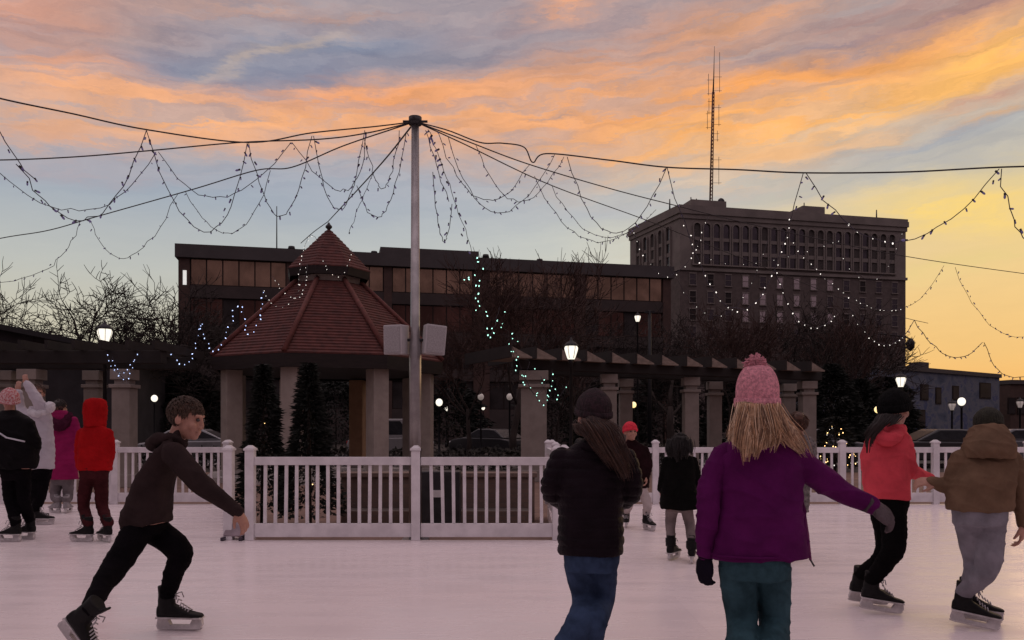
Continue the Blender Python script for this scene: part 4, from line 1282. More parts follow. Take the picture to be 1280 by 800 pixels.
def car(px, d, paint, label, rz=0.0, van=False):
    r = empty('parked_car', ((px - 640) / F * d, d, PZ), label, 'van' if van else 'car', 'vehicles parked beyond the plaza', rz)
    roof = 1.95 if van else 1.43
    low = [(-2.2, 0.30), (-2.25, 0.62), (-2.15, 0.86), (-1.45, 0.96), (1.15, 0.98), (2.0, 0.86), (2.25, 0.66), (2.25, 0.34), (2.1, 0.26), (-2.1, 0.26)]
    MB().prism(low, -0.86, 0.86).build('body', paint, r, bevel=0.06)
    if van: pr = [(-2.1, 0.95), (-2.05, roof - 0.1), (-1.8, roof), (0.7, roof), (1.35, 0.97)]
    else: pr = [(-1.75, 0.955), (-1.05, roof - 0.05), (-0.6, roof), (0.25, roof), (1.15, 0.985)]
    cb_ = MB()
    n = len(pr)
    v = [(x, -0.80 + 0.16 * ((z - 0.95) / (roof - 0.95)), z) for x, z in pr] + [(x, 0.80 - 0.16 * ((z - 0.95) / (roof - 0.95)), z) for x, z in pr]
    cb_.raw(v, [tuple(range(n)), tuple(reversed(range(n, 2 * n)))] + [(i, n + i, n + (i + 1) % n, (i + 1) % n) for i in range(n)])
    cb_.build('cabin', paint, r, bevel=0.05)
    cx = sum(p[0] for p in pr) / n; cz = sum(p[1] for p in pr) / n
    for s_ in (-1, 1):
        w = MB()
        q = [(cx + (x - cx) * 0.86, s_ * (0.818 - 0.16 * ((cz + (z - cz) * 0.72 - 0.95) / (roof - 0.95))), cz + (z - cz) * 0.72) for x, z in pr]
        w.raw(q, [tuple(range(n))])
        w.build('side_window', M_CARGLASS, r)
    a, b = pr[-1], pr[-2]
    ws = MB().raw([(a[0] * 0.95 + b[0] * 0.05 + 0.02, y, a[1] * 0.9 + b[1] * 0.1) for y in (-0.70, 0.70)] + [(a[0] * 0.15 + b[0] * 0.85 + 0.02, y, a[1] * 0.15 + b[1] * 0.85) for y in (0.60, -0.60)], [(0, 1, 2, 3)])
    ws.build('windscreen', M_CARGLASS, r)
    for sx in (-1.38, 1.38):
        for sy in (-0.78, 0.78):
            wh_ = MB()
            wh_.lathe([(0.20, -0.10), (0.30, -0.10), (0.325, -0.06), (0.325, 0.06), (0.30, 0.10), (0.20, 0.10)], 20, c=(sx, sy, 0.325), M=Matrix.Rotation(PI / 2, 3, 'X'))
            wo_ = wh_.build('wheel', M_TYRE, r)
            MB().lathe([(0.20, -0.085), (0.20, 0.085)], 14, c=(sx, sy, 0.325), M=Matrix.Rotation(PI / 2, 3, 'X')).build('rim', M_RIM, wo_)
    for sy in (-0.62, 0.62):
        MB().box((2.22, sy, 0.70), (0.10, 0.36, 0.14)).build('headlight', M_HEAD, r, bevel=0.02)
        MB().box((-2.22, sy, 0.72), (0.08, 0.32, 0.16)).build('tail_light', M_TAIL, r, bevel=0.02)
    return r


P_BLACK = mat('car_black', (0.018, 0.018, 0.02), 0.35, coat=0.2, var=0.1); P_WHITE = mat('car_white', (0.22, 0.21, 0.21), 0.3, coat=0.6, var=0.05)
P_SILV = mat('car_silver', (0.20, 0.20, 0.21), 0.3, metal=0.3, coat=0.6, var=0.1); P_GREY = mat('car_grey', (0.10, 0.10, 0.11), 0.3, coat=0.6, var=0.1)
car(612, 42.0, P_BLACK, 'dark sedan parked between the gazebo and the wide pergola column', PI - 0.75)
car(488, 42.5, P_WHITE, 'pale van seen through the gazebo columns', 0.15, van=True)
car(250, 32.5, P_SILV, 'pale car parked behind the boy\'s face', 0.1)
car(1170, 30.5, P_BLACK, 'dark car parked behind the coral jacket and the mural lamp', PI)
car(1262, 33.0, P_GREY, 'grey car parked at the right edge behind the brown hoodie', PI)
car(1010, 33.5, P_GREY, 'grey car parked by the end of the long pergola', 0.05)

# ------------------------------------------------------------------ people
def fabric(name, c, var=0.22, rough=0.9, bs=180.0, bump=0.35, vs=7.0, **k):
    return mat(name, c, rough, var=var, vscale=vs, bump=bump, bscale=bs, spec=0.06, **k)


M_SKIN = mat('skin', (0.40, 0.205, 0.15), 0.55, var=0.10, vscale=25)
M_LIP = mat('lip', (0.40, 0.16, 0.13), 0.5)
M_EYE = mat('eye', (0.04, 0.03, 0.03), 0.2)
M_BOOT = mat('skate_boot_black', (0.006, 0.0055, 0.006), 0.6, var=0.4, vscale=20, spec=0.2)
M_BOOTW = mat('skate_boot_grey', (0.26, 0.24, 0.25), 0.5, var=0.2, vscale=20)
M_HOLD = mat('skate_holder', (0.50, 0.47, 0.47), 0.35, var=0.25, vscale=14)
M_STEEL = mat('skate_steel', (0.55, 0.53, 0.53), 0.25, metal=1.0, var=0.15)
M_LACE = mat('skate_lace', (0.42, 0.40, 0.41), 0.8)


def remesh(mb, voxel, it=3, fac=0.5, fold=None, name='part', mats=None):
    me = mb.mesh('tmp', mats)
    ob = bpy.data.objects.new('tmp', me); C.objects.link(ob)
    r = ob.modifiers.new('r', 'REMESH'); r.mode = 'VOXEL'; r.voxel_size = voxel; r.use_smooth_shade = True
    if it:
        s = ob.modifiers.new('s', 'SMOOTH'); s.iterations = it; s.factor = fac
    dg = bpy.context.evaluated_depsgraph_get()
    m2 = bpy.data.meshes.new_from_object(ob.evaluated_get(dg))
    bpy.data.objects.remove(ob); bpy.data.meshes.remove(me)
    m2.name = name
    if not m2.materials:
        for m in (mats if isinstance(mats, (list, tuple)) else [mats]): m2.materials.append(m)
    if fold is not None:
        n = len(m2.vertices)
        co = np.empty(n * 3); m2.vertices.foreach_get('co', co); co = co.reshape(-1, 3)
        no = np.empty(n * 3); m2.vertex_normals.foreach_get('vector', no); no = no.reshape(-1, 3)
        dsp = np.array([fold(Vector(p)) for p in co])
        co += no * dsp[:, None]
        m2.vertices.foreach_set('co', co.ravel())
    m2.polygons.foreach_set('use_smooth', [True] * len(m2.polygons))
    m2.update()
    return m2


def folds(amp=0.007, f=7.0, seed=0.0, slant=0.5):
    """soft cloth creases: broad lumps plus sharper slanted ridges"""
    def fn(p):
        q = Vector((p.x * f + seed, p.y * f, p.z * f * 0.7 + p.x * f * slant))
        a = noise.noise(q)
        r = 1 - abs(noise.noise(Vector((p.x * f * 0.8 + 7 + seed, p.y * f * 0.8, p.z * f * 1.9 + p.x * f * slant * 1.5)))) * 2.2
        return amp * (0.7 * a + 0.8 * max(0, r) ** 2 - 0.3)
    return fn


def quilt(period=0.065, amp=0.010, seed=0.0):
    fo = folds(0.005, 8.0, seed)
    def fn(p):
        return amp * (abs(math.sin(PI * (p.z + 0.01 * noise.noise(p * 5)) / period)) ** 0.5 - 0.7) + fo(p)
    return fn


# one pair of skates serves everybody
def make_skate():
    b = MB()
    rings = [(-0.135, 0.018, 0.115), (-0.125, 0.034, 0.135), (-0.085, 0.041, 0.15), (-0.02, 0.042, 0.14), (0.045, 0.045, 0.108), (0.10, 0.047, 0.092), (0.14, 0.038, 0.085), (0.158, 0.018, 0.078)]
    v = []; n = 14
    for (x, hw, zt) in rings:
        zc = (0.062 + zt) / 2; hz = (zt - 0.062) / 2
        for k in range(n):
            a = 2 * PI * k / n
            cx, sz = math.cos(a), math.sin(a)
            e = 0.6
            v.append((x, hw * math.copysign(abs(cx) ** e, cx), zc + hz * math.copysign(abs(sz) ** e, sz)))
    f = [(i * n + k, i * n + (k + 1) % n, (i + 1) * n + (k + 1) % n, (i + 1) * n + k) for i in range(len(rings) - 1) for k in range(n)]
    f += [tuple(reversed(range(n))), tuple(range((len(rings) - 1) * n, len(rings) * n))]
    b.raw(v, f)
    b.lathe([(1, 0.085), (1.04, 0.16), (0.98, 0.20), (1.04, 0.24), (1.06, 0.258)], 18, c=(-0.075, 0, 0), sx=0.052, sy=0.044)
    b.box((-0.022, 0, 0.245), (0.014, 0.066, 0.075), rot=Matrix.Rotation(0.25, 3, 'Y'))
    b.v = [(x, y, z + 0.022) for x, y, z in b.v]
    boot = remesh(b, 0.006, 2, 0.5, None, 'boot', M_BOOT)
    h = MB()
    pr = [(-0.125, 0.062), (-0.135, 0.024), (-0.128, 0.013), (0.140, 0.013), (0.158, 0.030), (0.150, 0.062), (0.100, 0.062), (0.078, 0.029), (-0.045, 0.029), (-0.068, 0.062)]
    h.prism(pr, -0.016, 0.016)
    h.prism([(-0.132, 0.056), (0.156, 0.056), (0.150, 0.066), (-0.130, 0.066)], -0.038, 0.038)
    h.v = [(x, y, z + 0.022 * min(1.0, max(0.0, (z - 0.013) / 0.045))) for x, y, z in h.v]
    holder = h.mesh('holder', M_HOLD)
    bl = MB().prism([(-0.138, 0.014), (-0.132, 0.004), (-0.10, 0.0), (0.10, 0.0), (0.145, 0.006), (0.158, 0.022), (0.150, 0.018), (-0.12, 0.016)], -0.0025, 0.0025).mesh('blade', M_STEEL)
    la = MB()
    for k in range(6):
        t = k / 5; x = 0.075 - 0.085 * t; z = 0.108 + 0.052 * t + (0.07 * max(0, t - 0.6))
        la.tube([(x, -0.030, z - 0.006), (x - 0.006, 0, z + 0.010), (x, 0.030, z - 0.006)], 0.0042, 5)
    la.tube([(-0.018, -0.01, 0.205), (0.004, -0.035, 0.212), (0.012, -0.046, 0.180)], 0.004, 5)
    la.tube([(-0.018, 0.01, 0.205), (0.004, 0.035, 0.212), (0.012, 0.046, 0.176)], 0.004, 5)
    la.v = [(x, y, z + 0.022) for x, y, z in la.v]
    lace = la.mesh('lace', M_LACE)
    b2 = boot.copy(); b2.materials.clear(); b2.materials.append(M_BOOTW)
    return boot, b2, holder, blade_fix(bl), lace


def blade_fix(m): return m


SK_BOOT, SK_BOOTW, SK_HOLD, SK_BLADE, SK_LACE = make_skate()


def hand_geo(mb, M, k=1.0, curl=0.35, fat=1.0, spread=1.0, side=1):
    """palm, four unequal bent fingers and a thumb; x along the hand, y towards the thumb, z out of the back"""
    def T(p): return M @ (Vector((p[0], p[1] * side, p[2])) * k)
    rings = [(-0.02, 0.022, 0.018), (0.0, 0.026, 0.018), (0.03, 0.036, 0.017), (0.065, 0.041, 0.015), (0.088, 0.038, 0.012)]
    v = []; n = 12
    for (x, hw, hz) in rings:
        for q in range(n):
            a = 2 * PI * q / n
            v.append(T((x, hw * math.cos(a) * fat, hz * math.sin(a) * fat)))
    f = [(i * n + q, i * n + (q + 1) % n, (i + 1) * n + (q + 1) % n, (i + 1) * n + q) for i in range(len(rings) - 1) for q in range(n)]
    f += [tuple(reversed(range(n))), tuple(range((len(rings) - 1) * n, len(rings) * n))]
    mb.raw(v, f)
    for i, (y, L, r) in enumerate(((0.030, 0.070, 0.0092), (0.010, 0.079, 0.0096), (-0.011, 0.073, 0.0090), (-0.030, 0.058, 0.0080))):
        p = Vector((0.070, y, 0)); a = 0.06; sp = y * 2.2 * spread
        pts = [p.copy(), Vector((0.084, y, 0))]; p = pts[-1].copy()
        for seg, fr_ in enumerate((0.45, 0.31, 0.24)):
            a += curl * (0.75 + 0.18 * seg) * (1 + 0.08 * i)
            p = p + Vector((math.cos(a) * math.cos(sp), math.sin(sp) * math.cos(a), -math.sin(a))) * L * fr_
            pts.append(p.copy())
        mb.tube([T(q) for q in pts], [r * k * fat * w for w in (1.05, 1.08, 1.0, 0.92, 0.72)], 8)
        mb.ell(T(pts[-1]), (r * 0.72 * k * fat,) * 3, n=8, m=6)
    th = [Vector((0.010, 0.022, -0.004)), Vector((0.036, 0.046, -0.012)), Vector((0.062, 0.056, -0.022)), Vector((0.082, 0.056, -0.034))]
    mb.tube([T(q) for q in th], [w * k * fat for w in (0.015, 0.0125, 0.0105, 0.0082)], 8)
    mb.ell(T(th[-1]), (0.0082 * k * fat,) * 3, n=8, m=6)


def basis(o, fwd, up):
    x = Vector(fwd).normalized(); z = Vector(up); z = (z - x * z.dot(x)).normalized(); y = z.cross(x)
    M = Matrix.Identity(4)
    for i in range(3):
        M[i][0], M[i][1], M[i][2], M[i][3] = x[i], y[i], z[i], o[i]
    return M


class Fig:
    def __init__(s, px, foot_y, label, d=None, group='skaters on the ice', vox=0.010):
        s.d = d or CAMH * F / (foot_y - HZ)
        s.px = px; s.k = F / s.d; s.vox = vox
        s.o = Vector(((px - 640) / F * s.d, s.d, 0.0))
        s.body = MB()
        s.root = bpy.data.objects.new('person', bpy.data.meshes.new('person'))
        C.objects.link(s.root); s.root.location = s.o
        tag(s.root, label, 'person', group)
        s.torso_rings = None; s.ankles = []

    def j(s, px, py, dd=0.0):
        return at(px, py, s.d + dd) - s.o

    # --- shapes
    def rings(s, mb, rg, grow=1.0, n=26, e=0.82, shrink_z=0.0):
        """loft of flattened rings (px, py, half width px, half depth m, depth offset, tilt) bottom to top"""
        R = [tuple(r) + (0,) * (6 - len(r)) for r in rg]
        P = [Vector((r[0], r[1], r[4])) for r in R]; Q = [Vector((r[2], r[3] * 1000, r[5])) for r in R]
        P, Q = catmull(P, 4), catmull(Q, 4)
        v = []
        for p, q in zip(P, Q):
            c = s.j(p.x, p.y, p.z); hw = q.x / s.k * grow; hd = q.y / 1000 * grow; t = math.radians(q.z)
            lat = Vector((math.cos(t), 0, math.sin(t)))
            for i in range(n):
                a = 2 * PI * i / n; ca, sa = math.cos(a), math.sin(a)
                v.append(c + lat * hw * math.copysign(abs(ca) ** e, ca) + Vector((0, 1, 0)) * hd * math.copysign(abs(sa) ** e, sa))
        m = len(P)
        f = [(i * n + q, i * n + (q + 1) % n, (i + 1) * n + (q + 1) % n, (i + 1) * n + q) for i in range(m - 1) for q in range(n)]
        f += [tuple(reversed(range(n))), tuple(range((m - 1) * n, m * n))]
        mb.raw(v, f)

    def limb(s, mb, pts, rad, grow=1.0, n=14, ends=True):
        """tapered tube through joints (px, py, dd) or vectors with radii in px"""
        P = [p if isinstance(p, Vector) else s.j(*p) for p in pts]
        R = [Vector((r / s.k * grow, 0, 0)) for r in rad]
        P2, R2 = catmull(P, 6), [r.x for r in catmull(R, 6)]
        mb.tube(P2, R2, n)
        if ends:
            mb.ell(P2[0], (R2[0] * 0.97,) * 3, n=12, m=8); mb.ell(P2[-1], (R2[-1] * 0.97,) * 3, n=12, m=8)

    def part(s, name, mb, m, vox=None, it=3, fold=None, raw=False):
        if raw:
            return mb.build(name, m, s.root)
        me = remesh(mb, vox or s.vox, it, 0.5, fold, name, m)
        o = bpy.data.objects.new(name, me); C.objects.link(o); o.parent = s.root
        return o

    # --- anatomy
    def head(s, px, py, dd=0.0, yaw=0.0, pitch=0.0, roll=0.0, k=1.0, eyes=True, neck=True):
        c = s.j(px, py, dd)
        s.H = Matrix.Translation(c) @ Matrix.Rotation(-math.radians(yaw), 4, 'Z') @ Matrix.Rotation(math.radians(pitch), 4, 'X') @ Matrix.Rotation(math.radians(roll), 4, 'Y') @ Matrix.Scale(k, 4)
        s.hk = k
        m = s.body; H = s.H; R = H.to_3x3()
        def E(c_, r_): m.ell(H @ Vector(c_), r_, M=R, n=18, m=12)
        E((0, -0.012, 0.030), (0.076, 0.094, 0.085))
        E((0, 0.022, -0.025), (0.063, 0.070, 0.088))
        E((0, 0.028, -0.070), (0.050, 0.058, 0.045))
        E((0, 0.068, -0.090), (0.030, 0.024, 0.022))
        E((0, 0.070, 0.032), (0.056, 0.024, 0.016))
        m.tube([H @ Vector(p) for p in ((0, 0.086, 0.020), (0, 0.096, -0.005), (0, 0.104, -0.026))], [0.009 * k, 0.010 * k, 0.012 * k], 10)
        for sx in (-1, 1):
            E((sx * 0.012, 0.097, -0.034), (0.010, 0.011, 0.009))
            E((sx * 0.040, 0.060, -0.028), (0.026, 0.026, 0.028))
            E((sx * 0.077, -0.008, -0.008), (0.010, 0.022, 0.033))
        E((0, 0.090, -0.057), (0.025, 0.012, 0.0075)); E((0, 0.087, -0.071), (0.021, 0.012, 0.0075))
        if neck:
            m.tube([H @ Vector((0, -0.018, -0.06)), H @ Vector((0, -0.030, -0.12)), H @ Vector((0, -0.035, -0.19))], [0.050 * k, 0.048 * k, 0.056 * k], 14)
        if eyes:
            for sx in (-1, 1):
                e_ = MB(); e_.ell(H @ Vector((sx * 0.031, 0.083, 0.010)), (0.0125, 0.0115, 0.010), M=R, n=12, m=8)
                e_.build('eye', M_EYE, s.root)
        return H

    def finish(s, m=None, vox=None, it=2):
        me = remesh(s.body, vox or min(s.vox, 0.008), it, 0.4, None, 'person', m or M_SKIN)
        old = s.root.data; s.root.data = me; bpy.data.meshes.remove(old)

    def skate(s, px, py, yaw, k=1.0, grey=False, M=None, lift=0.0, roll=0.0, pitch=0.0, cover=False):
        """skate on the ice: blade middle at this pixel, toe direction yaw (0 right, 90 away)"""
        if M is None:
            d = CAMH * F / (py - HZ)
            g_ = at(px, py, d) - s.o; g_.z = lift
            M = Matrix.Translation(g_) @ Matrix.Rotation(math.radians(yaw), 4, 'Z') @ Matrix.Rotation(math.radians(pitch), 4, 'Y') @ Matrix.Rotation(math.radians(roll), 4, 'X') @ Matrix.Scale(k, 4)
        o = bpy.data.objects.new('skate', SK_BOOTW if grey else SK_BOOT); C.objects.link(o); o.parent = s.root; o.matrix_basis = M
        for nm, me in (('holder', SK_HOLD), ('blade', SK_BLADE), ('lace', SK_LACE)):
            c = bpy.data.objects.new(nm, me); C.objects.link(c); c.parent = o
        s.ankles.append(M @ Vector((-0.075, 0, 0.14 if cover else 0.215)))
        s.body.tube([M @ Vector((0.03, 0, 0.095)), M @ Vector((-0.07, 0, 0.11)), M @ Vector((-0.075, 0, 0.26))], [0.018 * k, 0.026 * k, 0.03 * k], 10)
        return M

    def beanie(s, m, h=0.118, brim=0.028, low=-0.005, fat=1.0, fold_m=None, back=0.0, tilt=14, ribs=34, top=0.6):
        """knitted hat pulled over the skull, with a rolled brim"""
        T = s.H @ Matrix.Translation((0, -0.010, 0)) @ Matrix.Rotation(math.radians(tilt), 4, 'X')
        w = 0.0885 * fat; dpt = 0.108 * fat
        pf = []
        N = 12
        for i in range(N + 1):
            t = i / N
            z = low + (0.03 + h - low) * t
            r = 1.0 if t < 0.35 else math.cos((t - 0.35) / 0.65 * PI / 2) ** top
            pf.append((max(r, 0.02), z))
        b = MB()
        rf = (lambda a, z: 1 + 0.016 * math.cos(ribs * a)) if ribs else None
        b.lathe(pf, 136, sx=w, sy=dpt, M=T, rfun=rf)
        o = b.build('beanie', m, s.root)
        if brim:
            q = MB()
            q.lathe([(0.99, low), (1.065, low + 0.004), (1.08, low + brim * 0.5), (1.065, low + brim), (1.0, low + brim + 0.003)], 136, sx=w, sy=dpt, M=T, rfun=rf, cap=False)
            q.build('brim', fold_m or m, o)
        s.hatT = T
        return o

    def strands(s, bundles, mats, name='hair', r=0.0032, parent=None):
        """hair: bundles of (count, [control points px,py,dd], [spread px at each point])"""
        mb = MB()
        rr = random.Random(len(bundles) * 7 + int(s.px))
        for cnt, pts, spr in bundles:
            nl = max(6, cnt // 16)
            locks = [(rr.gauss(0, 1), rr.gauss(0, 1), rr.uniform(0.66, 1.0), rr.gauss(0, 1)) for _ in range(nl)]
            for i in range(cnt):
                lu, lw, le, lc = locks[rr.randrange(nl)]
                su, sw = rr.gauss(0, 1), rr.gauss(0, 1)
                P = []
                for qi, (q, sp) in enumerate(zip(pts, spr)):
                    t_ = qi / (len(pts) - 1)
                    tight = 0.55 * (1 - 0.72 * t_)
                    wav = 0.10 * math.sin(4.0 * t_ + lc * 3)
                    P.append(s.j(q[0] + (lu * 0.85 + su * tight + wav * 2 + rr.gauss(0, 0.06)) * sp, q[1] + rr.gauss(0, 0.10) * sp, q[2] + (lw * 0.8 + sw * tight) * sp / s.k * 0.35))
                end = min(1.0, le * rr.uniform(0.88, 1.06))
                C_ = catmull(P, 5); C_ = C_[:max(4, int(len(C_) * end))]
                L = len(C_)
                rad = [r * (0.7 + 0.6 * rr.random()) * (1.0 if q < L * 0.6 else 1.0 - 0.85 * (q - L * 0.6) / (L * 0.4)) for q in range(L)]
                mb.tube(C_, rad, 4, mi=rr.randrange(len(mats)))
        o = mb.build(name, mats, parent or s.root)
        return o

    def scalp(s, m, k=1.0, cut=-0.02, r=0.0026, n=700, length=0.035, fringe=0.0):
        """short hair: a cap of small overlapping locks"""
        mb = MB(); rr = random.Random(int(s.px))
        H = s.H; c = Vector((0, -0.014, 0.032)); R3 = (0.081 * k, 0.098 * k, 0.090 * k)
        pf = []
        for i in range(10):
            t = i / 9; a = -0.25 + t * (PI / 2 + 0.25)
            pf.append((max(math.cos(a), 0.01), math.sin(a)))
        for i in range(n):
            z = rr.uniform(-0.75, 1.0); a = rr.uniform(0, 2 * PI); q = math.sqrt(max(0, 1 - z * z))
            u = Vector((q * math.cos(a), q * math.sin(a), z))
            if u.y > 0.55 and u.z < 0.45 - fringe: continue
            if u.z < -0.1 and u.y > -0.05: continue
            p = c + Vector((u.x * R3[0], u.y * R3[1], u.z * R3[2])) * 0.97
            nrm = Vector((u.x / R3[0], u.y / R3[1], u.z / R3[2])).normalized()
            flow = Vector((u.x * 0.9 + rr.gauss(0, 0.25), 0.75 + u.y * 0.4 + rr.gauss(0, 0.2) if u.z > 0.3 else rr.gauss(0.1, 0.2), -0.9 if u.z < 0.75 else -0.2))
            flow = (flow - nrm * flow.dot(nrm)); flow = flow.normalized() if flow.length > 1e-4 else Vector((0, 1, 0))
            L = length * rr.uniform(0.6, 1.4)
            pts = [p, p + flow * L * 0.5 + nrm * 0.007, p + flow * L + nrm * rr.uniform(0.0, 0.006)]
            mb.tube([H @ x for x in pts], [r * 1.4 * s.hk, r * 1.2 * s.hk, r * 0.3 * s.hk], 4)
        o = mb.build('hair', m, s.root)
        cap = MB()
        Rm = H.to_3x3()
        cap.lathe([(0.995 * math.cos(a), math.sin(a)) for a in [(-0.12 + i / 9 * (PI / 2 + 0.11)) for i in range(10)]], 28, M=None, sx=1, sy=1)
        v = [H @ (c + Vector((x * R3[0], y * R3[1] - (0.012 if y > 0 else 0), z * R3[2])) * 0.97) for x, y, z in cap.v]
        cap2 = MB().raw(v, cap.f, 0, True)
        cap2.build('scalp_hair', m, o)
        return o


# shared builders for the legs: hip -> knee -> cuff of the boot
def leg(fig, tr, hip, knee, ank, r, shin=None, skin=0.7, cuff=None):
    P = [fig.j(*hip), fig.j(*knee)]
    rad = [r[0], r[1]]
    if shin is not None: P.append(fig.j(*shin)); rad.append(r[2])
    a = ank if isinstance(ank, Vector) else fig.j(*ank)
    P.append(a); rad.append(r[-1])
    fig.limb(tr, P, rad)
    fig.limb(fig.body, P, rad, skin)


# ---- boy pushing off at the left, seen from his right side
f = Fig(180, 792, 'boy in a dark grey hoodie pushing off with one skate stretched behind him', d=4.85, vox=0.008)
M_BOYH = fabric('charcoal_fleece', (0.032, 0.021, 0.021), var=0.2)
M_BLKP = fabric('black_trousers', (0.0045, 0.0036, 0.005), var=0.3)
f.head(233, 523, 0, yaw=93, pitch=-14, roll=0, k=1.05)
rg = [(184, 656, 29, 0.150, 0, 8), (183, 640, 30, 0.155, 0, 14), (189, 612, 29, 0.150, 0, 24), (199, 585, 29, 0.158, 0, 30), (209, 563, 25, 0.165, 0, 36), (217, 549, 16, 0.11, 0, 36), (221, 541, 10.5, 0.06, 0, 36)]
jk = MB(); f.rings(jk, rg); f.rings(f.body, rg, 0.86)
arm = [(217, 566, -0.15), (237, 590, -0.19), (259, 612, -0.20), (280, 626, -0.17), (297, 639, -0.14)]
f.limb(jk, arm, [15, 14, 11.5, 9.5, 8]); f.limb(f.body, arm, [14, 13, 10, 7, 5.5], 0.75)
arm2 = [(219, 566, 0.15), (240, 590, 0.20), (262, 610, 0.22), (288, 630, 0.2)]
f.limb(jk, arm2, [14, 12, 11, 8]); f.limb(f.body, arm2, [12, 11, 9, 5.5], 0.75)
hand_geo(f.body, basis(f.j(298, 640, -0.14), f.j(305, 654, -0.13) - f.j(298, 640, -0.14), (0.7, -0.5, 0.4)), 0.92, 0.35, side=-1)
hand_geo(f.body, basis(f.j(289, 631, 0.2), f.j(300, 642, 0.2) - f.j(289, 631, 0.2), (0.5, 0.5, 0.6)), 0.92, 0.4)
f.part('hoodie', jk, M_BOYH, fold=folds(0.009, 7.5, 1.0, 0.8))
hd = MB(); f.limb(hd, [(208, 547, -0.11), (197, 549, -0.07), (190, 556, 0), (197, 549, 0.07), (208, 547, 0.11)], [6, 8, 9, 8, 6])
f.limb(hd, [(212, 546, -0.09), (222, 549, -0.075), (231, 556, -0.02)], [6, 5, 4]); f.limb(hd, [(212, 546, 0.09), (222, 549, 0.075), (231, 556, 0.02)], [6, 5, 4])
f.part('hood', hd, M_BOYH, vox=0.007, fold=folds(0.006, 12, 4.0))
cw = MB(); f.limb(cw, [(292, 635, -0.15), (297, 640, -0.142)], [8.4, 7.6], ends=False)
f.part('cuff', cw, M_BOYH, vox=0.006)
f.skate(223, 788, -4, 0.99)
fo = (Vector((0.63, -0.10, -0.74))).normalized()
f.skate(0, 0, 0, M=basis(at(89, 806, 4.27) - f.o, fo, (0.76, -0.12, 0.63)) @ Matrix.Scale(0.97, 4))
tr = MB()
f.rings(tr, [(182, 668, 22, 0.125, 0, 6), (183, 655, 24, 0.135, 0, 8), (184, 640, 22, 0.13, 0, 10)])
leg(f, tr, (196, 664, 0.07), (225, 690, 0.05), f.ankles[0], (18.5, 15.5, 12.5, 10), shin=(217, 716, 0.06))
leg(f, tr, (172, 664, -0.07), (146, 706, -0.22), f.ankles[1], (19, 15.5, 12.5, 9.5), shin=(127, 733, -0.40))
f.part('trousers', tr, M_BLKP, fold=folds(0.006, 10, 3.0))
M_HAIRB = mat('brown_hair', (0.052, 0.027, 0.016), 0.6, var=0.35, vscale=40)
f.scalp(M_HAIRB, 1.0, n=2200, length=0.030, fringe=0.2, r=0.0019)
f.finish(vox=0.0055)

# ---- child in the red hoodie
f = Fig(118, 675, 'child in a bright red hooded sweatshirt with the hood up, seen from behind')
M_RED = fabric('red_fleece', (0.36, 0.008, 0.010), var=0.15)
f.head(119, 513, 0.02, yaw=-20, k=1.0)
rg = [(118, 588, 20, 0.125, 0), (119, 575, 20.5, 0.13, 0), (119, 555, 19, 0.12, 0), (119, 541, 18, 0.105, 0), (119, 533, 12.5, 0.085, 0), (119, 528, 9, 0.07, 0)]
jk = MB(); f.rings(jk, rg); f.rings(f.body, rg, 0.85)
for a in ([(103, 541, 0), (99, 562, 0.02), (100, 584, -0.02)], [(135, 541, 0), (138.5, 560, 0.02), (136, 580, 0.06)]):
    f.limb(jk, a, [6.6, 6, 5]); f.limb(f.body, a, [5, 4, 3.4], 0.8)
hand_geo(f.body, basis(f.j(100, 586, -0.02), (0.0, 0.1, -1), (-1, 0, 0)), 0.95, 0.5)
hand_geo(f.body, basis(f.j(136, 582, 0.06), (-0.2, 0.3, -1), (1, 0, 0)), 0.95, 0.5, side=-1)
f.part('hoodie', jk, M_RED, fold=folds(0.010, 7, 2.0))
hd = MB(); f.rings(hd, [(119, 533, 13, 0.12, 0.01), (119, 523, 13.5, 0.125, 0.02), (119, 510, 14.3, 0.135, 0.02), (119, 501, 12, 0.115, 0.01), (119, 497.5, 6, 0.06, 0.0)], e=1.0)
f.part('hood', hd, M_RED, fold=folds(0.007, 12, 5.0))
M_MAR = fabric('maroon_trousers', (0.050, 0.012, 0.014), var=0.25)
f.skate(103, 677, 168, 0.98); f.skate(131, 677, 140, 0.98)
tr = MB(); f.rings(tr, [(118, 598, 15, 0.11, 0), (118, 588, 17.5, 0.12, 0), (118, 576, 17, 0.115, 0)])
leg(f, tr, (110, 594, 0), (104.5, 625, 0.03), f.ankles[0], (9.2, 7.6, 6.6), shin=(106, 640, 0))
leg(f, tr, (126, 594, 0), (127, 625, 0.04), f.ankles[1], (9.2, 7.6, 6.6), shin=(129.5, 640, 0.02))
f.part('trousers', tr, M_MAR, fold=folds(0.009, 9, 1.0))
f.finish()

# ---- child in the magenta coat
f = Fig(77, 640, 'child in a magenta padded coat standing beside the red hoodie')
M_MAG = fabric('magenta_shell', (0.26, 0.012, 0.085), var=0.15, rough=0.6)
f.head(75, 510, 0.03, yaw=15)
rg = [(79, 599, 19, 0.15, 0), (79, 570, 18, 0.14, 0), (79, 545, 17, 0.125, 0), (78, 527, 16, 0.11, 0), (76, 518, 11, 0.09, 0), (75, 513, 7, 0.07, 0)]
jk = MB(); f.rings(jk, rg); f.rings(f.body, rg, 0.85)
for a in ([(92, 526, 0), (97, 546, 0.0), (94, 566, 0.08)], [(64, 526, 0), (60, 546, 0), (61, 566, 0.08)]):
    f.limb(jk, a, [5.6, 5, 4.2]); f.limb(f.body, a, [4.4, 3.4, 2.8], 0.8)
hand_geo(f.body, basis(f.j(94, 567, 0.08), (-0.1, 0.3, -1), (1, 0, 0)), 0.9, 0.5, side=-1)
hand_geo(f.body, basis(f.j(61, 567, 0.08), (0.1, 0.3, -1), (-1, 0, 0)), 0.9, 0.5)
